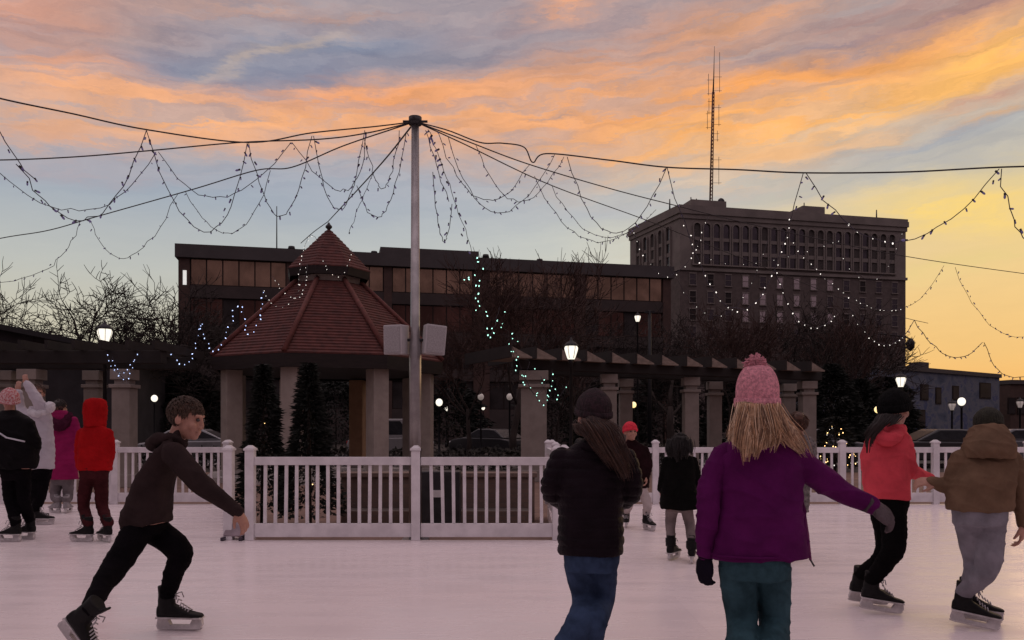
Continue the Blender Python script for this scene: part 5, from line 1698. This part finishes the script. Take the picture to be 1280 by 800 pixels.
f.part('coat', jk, M_MAG, fold=quilt(0.085, 0.008, 1))
hd = MB(); f.limb(hd, [(64, 519, 0.0), (68, 528, -0.09), (75, 532, -0.12), (82, 528, -0.09), (87, 519, 0.0)], [4, 6, 7.5, 6, 4])
f.part('hood', hd, fabric('dark_fur', (0.06, 0.012, 0.03), bs=60, bump=1.0), fold=folds(0.014, 22, 5.0))
f.scalp(mat('dark_hair', (0.018, 0.012, 0.010), 0.5, var=0.3, vscale=30), 1.06, n=500)
M_GREYL = fabric('grey_leggings', (0.16, 0.14, 0.145), var=0.25)
f.skate(69, 641, 150, 0.9, grey=True); f.skate(85, 641, 100, 0.9, grey=True)
tr = MB(); f.rings(tr, [(78, 606, 13, 0.10, 0), (78, 598, 14, 0.11, 0), (78, 588, 14, 0.11, 0)])
leg(f, tr, (71, 602, 0), (69, 620, 0.02), f.ankles[0], (7, 6, 5)); leg(f, tr, (85, 602, 0), (85, 620, 0.02), f.ankles[1], (7, 6, 5))
f.part('trousers', tr, M_GREYL, fold=folds(0.006, 9, 2.0))
f.finish()

# ---- person in the white coat with raised arm
f = Fig(47, 656, 'person in a white winter coat reaching one arm up high')
M_WCOAT = fabric('white_shell', (0.52, 0.49, 0.54), var=0.08, rough=0.7)
f.head(47, 492, 0.04, yaw=150, pitch=-5, k=0.98)
rg = [(46, 586, 20, 0.145, 0), (48, 565, 18.5, 0.14, 0), (50, 543, 15.5, 0.125, 0), (49, 524, 15, 0.11, 0), (47, 513, 11, 0.09, 0), (46, 508, 7.5, 0.075, 0)]
jk = MB(); f.rings(jk, rg); f.rings(f.body, rg, 0.85)
a = [(57, 524, -0.02), (48, 502, -0.10), (34, 480, -0.12)]
f.limb(jk, a, [8, 7, 5]); f.limb(f.body, a, [6, 4.6, 3.3], 0.8)
hand_geo(f.body, basis(f.j(34, 480, -0.12), (-0.35, 0, 1), (0, -1, 0)), 0.9, 0.25)
a = [(38, 522, 0.02), (27, 512, 0.10), (23, 490, 0.08)]
f.limb(jk, a, [7, 6, 4.6]); f.limb(f.body, a, [5, 4, 3.2], 0.8)
hand_geo(f.body, basis(f.j(23, 489, 0.08), (0.0, 0, 1), (0, -1, 0)), 0.9, 0.25)
f.part('coat', jk, M_WCOAT, fold=folds(0.010, 8, 3.0))
hd = MB(); f.limb(hd, [(38, 514, -0.04), (45, 517, -0.11), (54, 515, -0.09), (60, 511, -0.03)], [4, 5, 5.5, 5])
hd.ell(f.j(62.5, 509, -0.06), (0.065, 0.065, 0.075))
f.part('hood', hd, fabric('white_fleece', (0.64, 0.62, 0.65), bs=50, bump=0.8), fold=folds(0.010, 20, 2.0))
f.scalp(mat('mid_brown_hair', (0.09, 0.05, 0.035), 0.55, var=0.3, vscale=30), 1.05, n=500)
f.skate(52, 656, 10, 0.98); f.skate(45, 652, 40, 0.98)
tr = MB(); f.rings(tr, [(48, 598, 14, 0.11, 0), (48, 586, 16, 0.12, 0), (48, 574, 15, 0.11, 0)])
leg(f, tr, (54, 594, 0), (51, 618, 0.02), f.ankles[0], (8.4, 7, 6)); leg(f, tr, (43, 594, 0), (44, 618, 0.02), f.ankles[1], (8.4, 7, 6))
f.part('trousers', tr, M_BLKP, fold=folds(0.007, 9, 2.0))
f.finish()

# ---- person at the left edge in black with a patterned red hat
f = Fig(18, 676, 'person in a black jacket and knitted red and white hat at the left edge')
M_BLKJ = fabric('black_shell', (0.0055, 0.005, 0.006), var=0.3, rough=0.55)
f.head(12, 500, 0.02, yaw=-35)
rg = [(17, 586, 27, 0.14, 0), (18, 570, 28, 0.16, 0), (17, 545, 27, 0.17, 0), (14, 525, 22, 0.14, 0), (12, 517, 14, 0.10, 0), (12, 513, 9, 0.075, 0)]
jk = MB(); f.rings(jk, rg); f.rings(f.body, rg, 0.8)
for a in ([(34, 530, 0), (43, 553, 0.02), (40, 575, 0.10)], [(-6, 530, 0), (-14, 553, 0.02), (-10, 575, 0.10)]):
    f.limb(jk, a, [9, 8, 6]); f.limb(f.body, a, [6, 5, 3.4], 0.8)
hand_geo(f.body, basis(f.j(40, 577, 0.10), (-0.2, 0.5, -0.8), (1, 0, 0)), 0.95, 0.5, side=-1)
hand_geo(f.body, basis(f.j(-10, 577, 0.10), (0.2, 0.5, -0.8), (-1, 0, 0)), 0.95, 0.5)
f.part('jacket', jk, M_BLKJ, fold=folds(0.012, 6, 2.0))
st_ = MB(); st_.tube([f.j(-12, 534, -0.20), f.j(8, 547, -0.215), f.j(31, 552, -0.18)], 0.009, 6)
st_.build('reflective_strip', mat('reflective_tape', (0.5, 0.5, 0.55), 0.4), f.root)
M_REDKNIT = mat('red_white_knit', (0.50, 0.05, 0.06), 0.9, var=0.2, vscale=55, c2=(0.62, 0.50, 0.50), bump=0.5, bscale=120)
f.beanie(M_REDKNIT, h=0.115, fat=1.12, low=-0.03)
f.skate(12, 677, 172, 1.0); f.skate(31, 674, 165, 1.0)
tr = MB(); f.rings(tr, [(20, 600, 15, 0.11, 0), (19, 588, 18, 0.12, 0), (19, 574, 18, 0.12, 0)])
leg(f, tr, (11, 596, 0), (13, 625, 0.02), f.ankles[0], (9, 7.6, 6.6)); leg(f, tr, (29, 596, 0), (30, 625, 0.02), f.ankles[1], (9, 7.6, 6.6))
f.part('trousers', tr, M_BLKP, fold=folds(0.008, 9, 2.0))
f.finish()

# ---- woman in the black padded jacket, seen from behind
f = Fig(735, 826, 'woman in a black padded jacket and jeans with a ponytail and dark knitted hat', vox=0.009)
f.head(741, 518, 0.02, yaw=-18, pitch=-3, k=0.96)
rg = [(738, 692, 40, 0.150, 0), (738, 670, 41, 0.15, 0), (738, 640, 40, 0.145, 0), (738, 610, 42, 0.145, 0), (740, 580, 44, 0.13, 0), (743, 563, 36, 0.105, 0), (745, 552, 21, 0.085, 0), (745, 546, 14, 0.07, 0)]
jk = MB(); f.rings(jk, rg); f.rings(f.body, rg, 0.85)
aL = [(702, 574, 0), (692, 600, -0.01), (691, 616, 0.05), (704, 628, 0.22)]
aR = [(781, 574, 0), (788, 600, -0.01), (787, 618, 0.05), (772, 630, 0.22)]
for a, sd in ((aL, 1), (aR, -1)):
    f.limb(jk, a, [16, 15, 14, 10]); f.limb(f.body, a, [12, 10, 9, 6], 0.8)
    hand_geo(f.body, basis(f.j(*a[-1]), (0.4 * sd, 0.8, 0.1), (-sd, 0.3, 0.3)), 0.95, 0.5, side=sd)
M_PUFF = fabric('black_quilting', (0.0105, 0.0065, 0.0095), var=0.25, rough=0.5, bs=90)
f.part('jacket', jk, M_PUFF, vox=0.007, it=2, fold=quilt(0.052, 0.009, 3.0))
cl_ = MB(); f.limb(cl_, [(724, 553, 0.02), (731, 556, -0.07), (743, 558, -0.09), (755, 556, -0.07), (762, 552, 0.02)], [6, 7, 7, 7, 6])
f.part('collar', cl_, M_PUFF, vox=0.007, fold=folds(0.004, 14))
M_DKNIT = mat('mauve_black_knit', (0.020, 0.008, 0.012), 0.95, var=0.6, vscale=40, bump=0.6, bscale=130)
f.beanie(M_DKNIT, h=0.122, fat=1.08, low=-0.012, brim=0.036)
M_HB1, M_HB2 = mat('chestnut_hair', (0.040, 0.017, 0.011), 0.5, var=0.3, vscale=30), mat('chestnut_hair_light', (0.075, 0.032, 0.018), 0.5, var=0.3, vscale=30)
f.strands([(380, [(741, 524, -0.085), (754, 536, -0.13), (765, 556, -0.15), (779, 582, -0.17), (786, 606, -0.17)], [8, 10, 9, 9, 8]),
           (280, [(741, 526, -0.08), (748, 540, -0.12), (757, 556, -0.145), (770, 578, -0.16), (777, 594, -0.16)], [10, 9, 9, 9, 7]),
           (160, [(724, 530, -0.05), (727, 541, -0.09), (737, 549, -0.13)], [4, 4, 4])], [M_HB1, M_HB1, M_HB2], r=0.0016)
hs = MB(); f.limb(hs, [(742, 528, -0.06), (752, 540, -0.09), (763, 558, -0.115), (775, 580, -0.135), (781, 596, -0.14)], [13, 11, 9, 7, 3])
f.part('hair_mass', hs, mat('chestnut_hair_mass', (0.030, 0.013, 0.009), 0.55, var=0.5, vscale=5, stretch=(16, 16, 2), bump=0.6, bscale=12), vox=0.008, fold=folds(0.007, 14, 3.0, 0.2))
for (sx_, sy_, yx_) in ((700, 832, 0.25), (722, 825, 0.1)):
    g_ = at(sx_, sy_, CAMH * F / (sy_ - HZ)) - f.o; g_.z = 0.0
    f.skate(0, 0, 0, M=basis(g_, (yx_, 1, 0), (0.42, 0, 0.9)) @ Matrix.Scale(0.94, 4), cover=True)
M_JEAN = fabric('blue_denim', (0.034, 0.055, 0.105), var=0.4, bs=220)
tr = MB(); f.rings(tr, [(739, 712, 32, 0.13, 0), (739, 697, 35, 0.14, 0), (738, 680, 35, 0.135, 0)])
leg(f, tr, (723, 704, 0), (731, 750, 0.04), f.ankles[0], (18.5, 16.5, 17, 19), shin=(725, 778, -0.15))
leg(f, tr, (754, 704, 0), (753, 750, 0.08), f.ankles[1], (18.5, 16, 17, 19), shin=(743, 776, -0.12))
f.part('jeans', tr, M_JEAN, vox=0.007, fold=folds(0.0055, 7, 6.0, 1.2))
f.finish()

# ---- girl in the purple jacket with the pink bobble hat
f = Fig(945, 856, 'girl in a purple jacket with long fair hair and a pink bobble hat', vox=0.008)
f.head(946, 508, 0.03, yaw=8, pitch=0, k=1.04)
rg = [(947, 697, 62, 0.150, 0, 0), (947, 680, 59, 0.15, 0), (948, 650, 54, 0.145, 0), (948, 615, 53, 0.14, 0), (948, 582, 54, 0.13, 0), (949, 560, 48, 0.115, 0), (951, 548, 30, 0.095, 0), (951, 540, 18, 0.08, 0)]
jk = MB(); f.rings(jk, rg); f.rings(f.body, rg, 0.84)
aL = [(905, 570, 0), (890, 602, -0.03), (884, 645, -0.04), (883, 691, 0.01)]
aR = [(988, 570, 0), (1018, 592, 0.02), (1050, 613, 0.04), (1088, 631, 0.02)]
sl_ = MB(); f.limb(sl_, aL, [17, 15.5, 14, 12]); f.limb(f.body, aL, [12, 11, 9, 7], 0.8)
f.limb(jk, aR, [20, 18, 15.5, 12.5]); f.limb(f.body, aR, [14, 12, 10, 7], 0.8)
# open front edge swinging out below the right arm
fl = MB()
fv = []
for i, (px, py, dd, w) in enumerate(((1000, 640, 0.05, 6), (1003, 670, 0.05, 6), (1007, 695, 0.06, 5), (1011, 701, 0.06, 3))):
    pass
f.limb(jk, [(994, 620, 0.10), (1000, 660, 0.09), (1006, 694, 0.08)], [9, 8, 6])
M_PURP = fabric('purple_softshell', (0.092, 0.0075, 0.078), var=0.16, rough=0.75, bs=240)
f.part('jacket', jk, M_PURP, vox=0.0065, fold=folds(0.012, 6.5, 8.0, 0.35))
f.part('sleeve', sl_, M_PURP, vox=0.0065, fold=folds(0.009, 9, 3.0, 0.5))
zp = MB(); zp.tube([f.j(1003, 628, 0.12), f.j(1009, 668, 0.10), f.j(1013, 700, 0.09)], [0.010, 0.010, 0.007], 8)
zo = zp.build('zip_edge', fabric('purple_lining', (0.22, 0.06, 0.16)), f.root)
MB().tube([f.j(1012, 698, 0.09), f.j(1018, 708, 0.08)], 0.0045, 6).build('zip_pull', M_DARKMETAL, zo)
hm = MB(); hm.tube([f.j(886, 692, -0.02), f.j(905, 696, -0.135), f.j(945, 698, -0.162), f.j(985, 697, -0.135), f.j(1006, 694, -0.01)], 0.006, 8)
hm.build('hem', M_PURP, f.root)
hb = MB(); f.limb(hb, [(926, 551, 0.03), (934, 553, -0.08), (950, 556, -0.11), (966, 553, -0.08), (974, 550, 0.03)], [8, 9, 9, 9, 8])
f.part('collar', hb, M_PURP, vox=0.007, fold=folds(0.004, 14))
# gloves
M_GLD = fabric('navy_glove', (0.010, 0.008, 0.015), var=0.2); M_GLG = fabric('grey_glove', (0.095, 0.075, 0.082), var=0.3, bs=60, bump=0.7)
gv = MB(); f.limb(gv, [(883, 685, 0.01), (882, 698, 0.01)], [11.5, 9.5], ends=False)
hand_geo(gv, basis(f.j(882, 697, 0.01), (-0.06, 0.05, -1), (-0.8, -0.6, 0)), 1.0, 0.42, fat=1.35, side=-1)
f.part('glove', gv, M_GLD, vox=0.0045, it=2)
gv = MB(); f.limb(gv, [(1082, 628, 0.02), (1093, 634, 0.02)], [12.5, 10], ends=False)
hand_geo(gv, basis(f.j(1091, 633, 0.02), (0.80, 0.05, -0.55), (0.45, -0.65, 0.6)), 1.16, 0.5, fat=1.45, side=1)
gr = f.part('glove', gv, M_GLG, vox=0.0045, it=2); gr['label'] = 'grey knitted glove'
M_PKNIT = mat('pink_knit', (0.72, 0.30, 0.36), 0.95, var=0.3, vscale=70, bump=0.8, bscale=150)
M_PKNITD = mat('rose_knit', (0.50, 0.10, 0.16), 0.95, var=0.3, vscale=60, bump=0.8, bscale=150)
ht = f.beanie(M_PKNIT, h=0.172, fat=1.10, low=-0.004, brim=0.042, tilt=3, ribs=26, top=0.34, fold_m=M_PKNIT)
bt = MB(); bt.lathe([(1.0, -0.012), (1.03, -0.008), (1.03, 0.0), (1.0, 0.004)], 90, sx=0.0973, sy=0.1188, M=f.hatT, cap=False); bt.build('hat_band', M_PKNITD, ht)
pm = MB(); pc = f.j(945, 457, 0.02); rr = random.Random(4)
pm.ell(pc, (0.036, 0.036, 0.034))
for i in range(1800):
    u = Vector((rr.gauss(0, 1), rr.gauss(0, 1), rr.gauss(0, 1))).normalized()
    lump = 1 + 0.16 * noise.noise(u * 2.6)
    q = pc + u * 0.030; e_ = pc + (u + Vector((rr.gauss(0, .18), rr.gauss(0, .18), rr.gauss(0, .18) - 0.1))) * 0.044 * lump * rr.uniform(0.92, 1.06)
    pm.tube([q, e_], [0.0046, 0.0036], 4)
pm.build('bobble', M_PKNIT, ht)
M_BL1, M_BL2, M_BL3 = mat('fair_hair', (0.46, 0.27, 0.15), 0.45, var=0.25, vscale=30), mat('fair_hair_dark', (0.17, 0.09, 0.05), 0.5, var=0.25, vscale=30), mat('fair_hair_light', (0.72, 0.52, 0.35), 0.45, var=0.2, vscale=30)
f.strands([(270, [(930, 503, -0.06), (926, 520, -0.12), (919, 538, -0.155), (911, 552, -0.165)], [4, 5, 6, 4]),
           (365, [(937, 505, -0.09), (932, 530, -0.14), (929, 556, -0.175), (929, 582, -0.185)], [7, 8, 7, 4]),
           (349, [(947, 505, -0.10), (946, 530, -0.145), (944, 556, -0.178), (941, 574, -0.185)], [8, 8, 7, 5]),
           (318, [(956, 505, -0.10), (959, 528, -0.145), (962, 548, -0.17), (960, 566, -0.18)], [8, 9, 9, 6]),
           (508, [(963, 504, -0.07), (971, 522, -0.12), (986, 544, -0.15), (1006, 572, -0.11)], [4, 6, 7, 4]),
           (238, [(958, 505, -0.09), (966, 526, -0.14), (977, 546, -0.165), (986, 560, -0.16)], [7, 8, 8, 6])], [M_BL1, M_BL1, M_BL2, M_BL3], r=0.0015)
hs = MB(); f.rings(hs, [(938, 568, 7, 0.012, -0.172), (942, 557, 24, 0.020, -0.152), (949, 543, 37, 0.032, -0.125), (950, 529, 34, 0.045, -0.095), (947, 514, 27, 0.055, -0.060), (946, 503, 23, 0.06, -0.045)], e=1.0)
f.limb(hs, [(968, 520, -0.09), (984, 541, -0.12), (1000, 562, -0.10)], [10, 11, 6])
M_BLS = mat('fair_hair_mass', (0.36, 0.20, 0.11), 0.5, var=0.5, vscale=5, stretch=(16, 16, 1.2), bump=0.8, bscale=10, c2=(0.66, 0.45, 0.29))
f.part('hair_mass', hs, M_BLS, vox=0.007, it=3, fold=folds(0.008, 14, 3.0, 0.2))
f.skate(930, 886, 80, 1.0, cover=True); f.skate(962, 884, 85, 1.0, cover=True)
M_TEAL = fabric('teal_trousers', (0.034, 0.075, 0.092), var=0.4, bs=200)
tr = MB(); f.rings(tr, [(944, 722, 41, 0.135, 0), (943, 705, 43, 0.14, 0), (943, 688, 43, 0.14, 0)])
leg(f, tr, (921, 710, 0), (927, 775, 0.03), f.ankles[0], (23.5, 20, 19.5, 22), shin=(928, 812, -0.14))
leg(f, tr, (965, 710, 0), (968, 775, 0.06), f.ankles[1], (23.5, 20, 19.5, 22), shin=(966, 812, -0.13))
f.part('trousers', tr, M_TEAL, vox=0.0065, fold=folds(0.006, 6.5, 5.0, 1.2))
f.finish()

# ---- child with the red hat facing the camera
f = Fig(796, 662, 'child in a dark jacket and bright red hat skating towards us')
f.head(788, 540, -0.02, yaw=165, k=0.92)
rg = [(797, 610, 14.5, 0.12, 0), (797, 590, 14.5, 0.125, 0), (796, 570, 14, 0.115, 0), (793, 559, 13, 0.10, 0), (790, 553, 8, 0.075, 0), (789, 549, 5.6, 0.06, 0)]
jk = MB(); f.rings(jk, rg); f.rings(f.body, rg, 0.84)
for a, sd in (([(781, 562, 0), (778, 580, -0.04), (781, 597, -0.10)], 1), ([(806, 562, 0), (811, 580, -0.04), (808, 597, -0.10)], -1)):
    f.limb(jk, a, [5.4, 5, 4.2]); f.limb(f.body, a, [4, 3.5, 2.6], 0.8)
    hand_geo(f.body, basis(f.j(*a[-1]), (0.1 * sd, -0.4, -0.9), (-sd, 0, 0)), 0.85, 0.5, side=sd)
f.part('jacket', jk, fabric('dark_maroon_shell', (0.016, 0.006, 0.0075), var=0.3), fold=folds(0.009, 9, 2.0))
f.beanie(mat('scarlet_knit', (0.72, 0.03, 0.06), 0.9, var=0.2, vscale=40, bump=0.5, bscale=120), h=0.118, fat=1.05, low=0.0)
f.skate(783, 659, -100, 0.9); f.skate(811, 663, -70, 0.9)
M_CREAM = fabric('cream_trousers', (0.48, 0.42, 0.41), var=0.15)
tr = MB(); f.rings(tr, [(797, 618, 11.5, 0.10, 0), (797, 609, 13, 0.11, 0), (797, 600, 13, 0.11, 0)])
leg(f, tr, (790, 614, 0), (786, 630, -0.03), f.ankles[0], (7.2, 6, 4.6)); leg(f, tr, (803, 614, 0), (809, 630, -0.03), f.ankles[1], (7.2, 6, 4.6))
f.part('trousers', tr, M_CREAM, fold=folds(0.007, 9, 2.0))
f.finish()

# ---- girl in the black flared coat
f = Fig(850, 700, 'small girl in a flared black coat with long dark hair and grey tights')
f.head(850, 556, 0.02, yaw=-10, k=0.88)
rg = [(850, 636, 24.5, 0.165, 0), (849, 620, 23, 0.155, 0), (848, 600, 20.5, 0.135, 0), (849, 583, 19, 0.12, 0), (850, 573, 16.5, 0.10, 0), (850, 567, 9, 0.075, 0), (850, 563, 6.5, 0.06, 0)]
jk = MB(); f.rings(jk, rg); f.rings(f.body, rg, 0.82)
for a, sd in (([(834, 576, 0), (829, 594, 0.0), (826, 612, 0.06)], 1), ([(866, 576, 0), (871, 594, 0.0), (871, 611, 0.08)], -1)):
    f.limb(jk, a, [6.2, 5.6, 4.6]); f.limb(f.body, a, [4.5, 4, 3], 0.8)
    hand_geo(f.body, basis(f.j(*a[-1]), (0.1 * sd, 0.3, -0.9), (-sd, 0, 0)), 0.8, 0.5, side=sd)
M_BCOAT = fabric('black_wool', (0.005, 0.0048, 0.0045), var=0.3)
f.part('coat', jk, M_BCOAT, fold=folds(0.009, 8, 9.0, 0.2))
M_BLH = mat('black_hair', (0.007, 0.0045, 0.004), 0.6, var=0.3, vscale=30)
f.scalp(M_BLH, 1.02, n=900, length=0.04)
f.strands([(180, [(843, 549, -0.07), (841, 560, -0.10), (840, 574, -0.13)], [4, 5, 5]), (180, [(856, 549, -0.07), (858, 560, -0.10), (859, 574, -0.13)], [4, 5, 5]),
           (200, [(850, 546, -0.08), (850, 560, -0.11), (850, 578, -0.14)], [5, 7, 7])], [M_BLH], name='long_hair', r=0.0034)
f.skate(842, 699, 55, 0.84); f.skate(865, 703, 75, 0.84)
M_TIGHT = fabric('grey_tights', (0.20, 0.165, 0.16), var=0.25)
tr = MB(); f.rings(tr, [(849, 640, 14, 0.10, 0), (849, 630, 15, 0.11, 0), (849, 620, 15, 0.11, 0)])
leg(f, tr, (840, 636, 0), (838, 655, 0.05), f.ankles[0], (8, 6.6, 5.2)); leg(f, tr, (858, 636, 0), (862, 655, 0.05), f.ankles[1], (8, 6.6, 5.2))
f.part('tights', tr, M_TIGHT, fold=folds(0.004, 14, 2.0))
for i, (x, y) in enumerate(((0, 0), (1, 0))):
    bw = MB(); a = f.ankles[i]
    bw.tube([a + Vector((0, 0, 0.03)), a + Vector((0, 0, -0.05))], [0.052, 0.050], 14)
    f.part('boot_cuff', bw, M_BOOT, vox=0.007, fold=folds(0.006, 20, 3.0))
f.finish()

# ---- person mostly hidden behind the purple jacket
f = Fig(985, 700, 'person in a grey knitted top with tied brown hair half hidden behind the purple jacket')
f.head(996, 531, 0.02, yaw=-25, k=0.92)
rg = [(990, 640, 20, 0.13, 0), (991, 610, 20, 0.135, 0), (997, 580, 20, 0.13, 0), (1001, 560, 19, 0.12, 0), (1002, 549, 14, 0.10, 0), (998, 543, 8, 0.07, 0)]
jk = MB(); f.rings(jk, rg); f.rings(f.body, rg, 0.84)
for a, sd in (([(974, 560, 0), (968, 584, 0.05), (974, 604, 0.14)], 1), ([(1013, 564, 0), (1013, 586, 0.05), (1004, 606, 0.14)], -1)):
    f.limb(jk, a, [8, 7, 5]); f.limb(f.body, a, [5, 4.5, 3.2], 0.8)
    hand_geo(f.body, basis(f.j(*a[-1]), (0.1 * sd, 0.6, -0.7), (-sd, 0, 0)), 0.85, 0.5, side=sd)
M_GKNIT = mat('grey_chunky_knit', (0.17, 0.15, 0.145), 0.95, var=0.55, vscale=28, bump=1.0, bscale=70)
f.part('sweater', jk, M_GKNIT, fold=folds(0.010, 11, 2.0))
f.scalp(M_HB2, 1.07, n=800, length=0.05)
bn_ = MB(); bn_.ell(f.j(999, 521, -0.06), (0.045, 0.045, 0.042)); f.part('hair_bun', bn_, M_HB2, vox=0.007, fold=folds(0.008, 26, 3.0))
f.skate(975, 702, 95, 0.95); f.skate(985, 700, 80, 0.95)
tr = MB(); f.rings(tr, [(984, 652, 17, 0.11, 0), (985, 640, 19, 0.12, 0), (986, 628, 19, 0.12, 0)])
leg(f, tr, (978, 646, 0), (976, 672, 0.03), f.ankles[0], (9.5, 8, 6)); leg(f, tr, (992, 646, 0), (986, 672, 0.03), f.ankles[1], (9.5, 8, 6))
f.part('trousers', tr, M_GREYL, fold=folds(0.006, 9, 2.0))
f.finish()

# ---- girl in the coral jacket, looking right
f = Fig(1100, 768, 'girl in a coral red jacket and black beanie holding hands with the brown hoodie', vox=0.009)
f.head(1119, 511, 0.02, yaw=48, pitch=-4, k=1.0)
rg = [(1108, 623, 26, 0.135, 0), (1108, 605, 27, 0.14, 0), (1107, 580, 27, 0.14, 0), (1109, 557, 27, 0.125, 0), (1112, 543, 22, 0.10, 0), (1115, 535, 13.5, 0.08, 0), (1116, 530, 10, 0.07, 0)]
jk = MB(); f.rings(jk, rg); f.rings(f.body, rg, 0.84)
aR = [(1128, 552, 0.0), (1134, 571, -0.04), (1138, 587, -0.04), (1150, 594, 0.03), (1163, 598, 0.06)]
aL = [(1091, 553, 0.0), (1086, 578, 0.08), (1094, 598, 0.18), (1108, 596, 0.25)]
f.limb(jk, aR, [12, 11, 9.5, 8, 6.5]); f.limb(f.body, aR, [9, 8, 7, 5, 4.4], 0.8)
f.limb(jk, aL, [11, 10, 8.5, 7]); f.limb(f.body, aL, [8, 7, 6, 4.4], 0.8)
hand_geo(f.body, basis(f.j(1160, 598, 0.06), (1, 0.15, -0.10), (0, -0.5, 0.8)), 0.8, 0.7)
hand_geo(f.body, basis(f.j(1108, 596, 0.25), (0.8, 0.4, 0.1), (0, -0.6, 0.8)), 0.9, 0.5)
M_CORAL = fabric('coral_shell', (0.66, 0.070, 0.095), var=0.14, rough=0.7)
f.part('jacket', jk, M_CORAL, vox=0.0075, fold=folds(0.010, 7, 6.0, 0.5))
hd = MB(); f.limb(hd, [(1097, 537, -0.01), (1101, 545, -0.09), (1110, 550, -0.125), (1120, 545, -0.10), (1128, 536, -0.02)], [6, 8, 9, 8, 6])
f.part('hood', hd, M_CORAL, vox=0.007, fold=folds(0.008, 14, 5.0))
f.beanie(mat('black_knit', (0.006, 0.006, 0.0065), 0.95, var=0.4, vscale=40, bump=0.6, bscale=140, spec=0.1), h=0.115, fat=1.10, low=-0.015, brim=0.05, tilt=16)
M_DKH = mat('dark_brown_hair', (0.014, 0.007, 0.0055), 0.6, var=0.3, vscale=30)
f.strands([(150, [(1112, 518, -0.09), (1104, 526, -0.12), (1095, 535, -0.13), (1086, 548, -0.11), (1084, 566, -0.10)], [5, 4, 3.5, 3, 2]), (80, [(1118, 520, -0.09), (1113, 528, -0.12), (1104, 535, -0.14)], [5, 5, 4])], [M_DKH], r=0.0036)
f.skate(1099, 767, -14, 0.93, pitch=7, lift=0.017); f.skate(1083, 756, -10, 0.93, roll=10, pitch=6, lift=0.015)
M_LEG = fabric('black_leggings', (0.004, 0.0035, 0.004), var=0.3)
tr = MB(); f.rings(tr, [(1109, 642, 22, 0.115, 0), (1109, 628, 24.5, 0.125, 0), (1109, 612, 24, 0.125, 0)])
leg(f, tr, (1116, 636, -0.03), (1117, 682, -0.08), f.ankles[0], (16.5, 14.5, 12, 9.5), shin=(1107, 702, -0.03))
leg(f, tr, (1102, 636, 0.05), (1109, 680, 0.10), f.ankles[1], (15, 14, 11, 9.5), shin=(1098, 702, 0.12))
f.part('leggings', tr, M_LEG, vox=0.0075, fold=folds(0.005, 12, 2.0))
f.finish(vox=0.006)

# ---- person in the brown hoodie, bending forward
f = Fig(1220, 792, 'person in a brown hoodie and grey joggers bending forward at the right edge', vox=0.009)
f.head(1235, 534, 0.10, yaw=6, pitch=-18, k=0.90)
rg = [(1224, 638, 37, 0.15, -0.02), (1225, 620, 37, 0.155, -0.01), (1228, 598, 37, 0.155, 0), (1232, 578, 36, 0.145, 0.03), (1235, 563, 31, 0.125, 0.05), (1236, 552, 20, 0.10, 0.06), (1236, 546, 14, 0.08, 0.07)]
jk = MB(); f.rings(jk, rg); f.rings(f.body, rg, 0.84)
aL = [(1203, 573, 0.03), (1194, 592, 0.05), (1190, 605, 0.06), (1178, 607, 0.08), (1165, 602, 0.08)]
aR = [(1263, 572, 0.03), (1271, 595, 0.02), (1277, 622, 0.0), (1279, 655, 0.03)]
f.limb(jk, aL, [13, 12, 10.5, 9, 7]); f.limb(f.body, aL, [9, 8, 7, 5.5, 4.4], 0.8)
f.limb(jk, aR, [13, 12, 10.5, 8]); f.limb(f.body, aR, [9, 8, 7, 5], 0.8)
hand_geo(f.body, basis(f.j(1170, 602, 0.08), (-1, 0.2, 0.0), (0, -0.6, 0.7)), 0.95, 0.55)
hand_geo(f.body, basis(f.j(1279, 657, 0.03), (-0.05, 0.1, -1), (0.7, -0.6, 0)), 0.98, 0.45, side=-1)
M_BRN = fabric('brown_fleece', (0.150, 0.094, 0.060), var=0.18)
f.part('hoodie', jk, M_BRN, vox=0.0075, fold=folds(0.010, 7, 11.0, 0.5))
hd = MB(); f.rings(hd, [(1235, 573, 31, 0.13, -0.01), (1235, 561, 28.5, 0.145, -0.02), (1235.5, 549, 24.5, 0.14, 0.0), (1236, 538, 19.5, 0.125, 0.03), (1236, 530, 14, 0.10, 0.05)])
f.part('hood', hd, M_BRN, vox=0.0075, fold=folds(0.011, 9, 5.0))
f.beanie(mat('olive_knit', (0.022, 0.022, 0.014), 0.95, var=0.4, vscale=40, bump=0.6, bscale=140), h=0.112, fat=1.0, low=0.0, tilt=8, brim=0)
f.skate(1215, 786, -28, 0.94, pitch=8, lift=0.02); f.skate(1220, 778, -24, 0.94, pitch=6, lift=0.015)
M_SWEAT = fabric('grey_jersey', (0.215, 0.205, 0.235), var=0.22)
tr = MB(); f.rings(tr, [(1224, 656, 28, 0.13, -0.02), (1224, 642, 30, 0.14, -0.02), (1224, 628, 31, 0.14, -0.02)])
leg(f, tr, (1212, 652, 0), (1220, 698, 0.08), f.ankles[1], (17.5, 15, 12, 11), shin=(1217, 720, 0.06))
leg(f, tr, (1238, 652, -0.04), (1236, 700, -0.04), f.ankles[0], (18, 15.5, 12, 11), shin=(1226, 722, -0.02))
f.part('joggers', tr, M_SWEAT, vox=0.0075, fold=folds(0.007, 7, 5.0, 1.0))
f.finish(vox=0.0065)
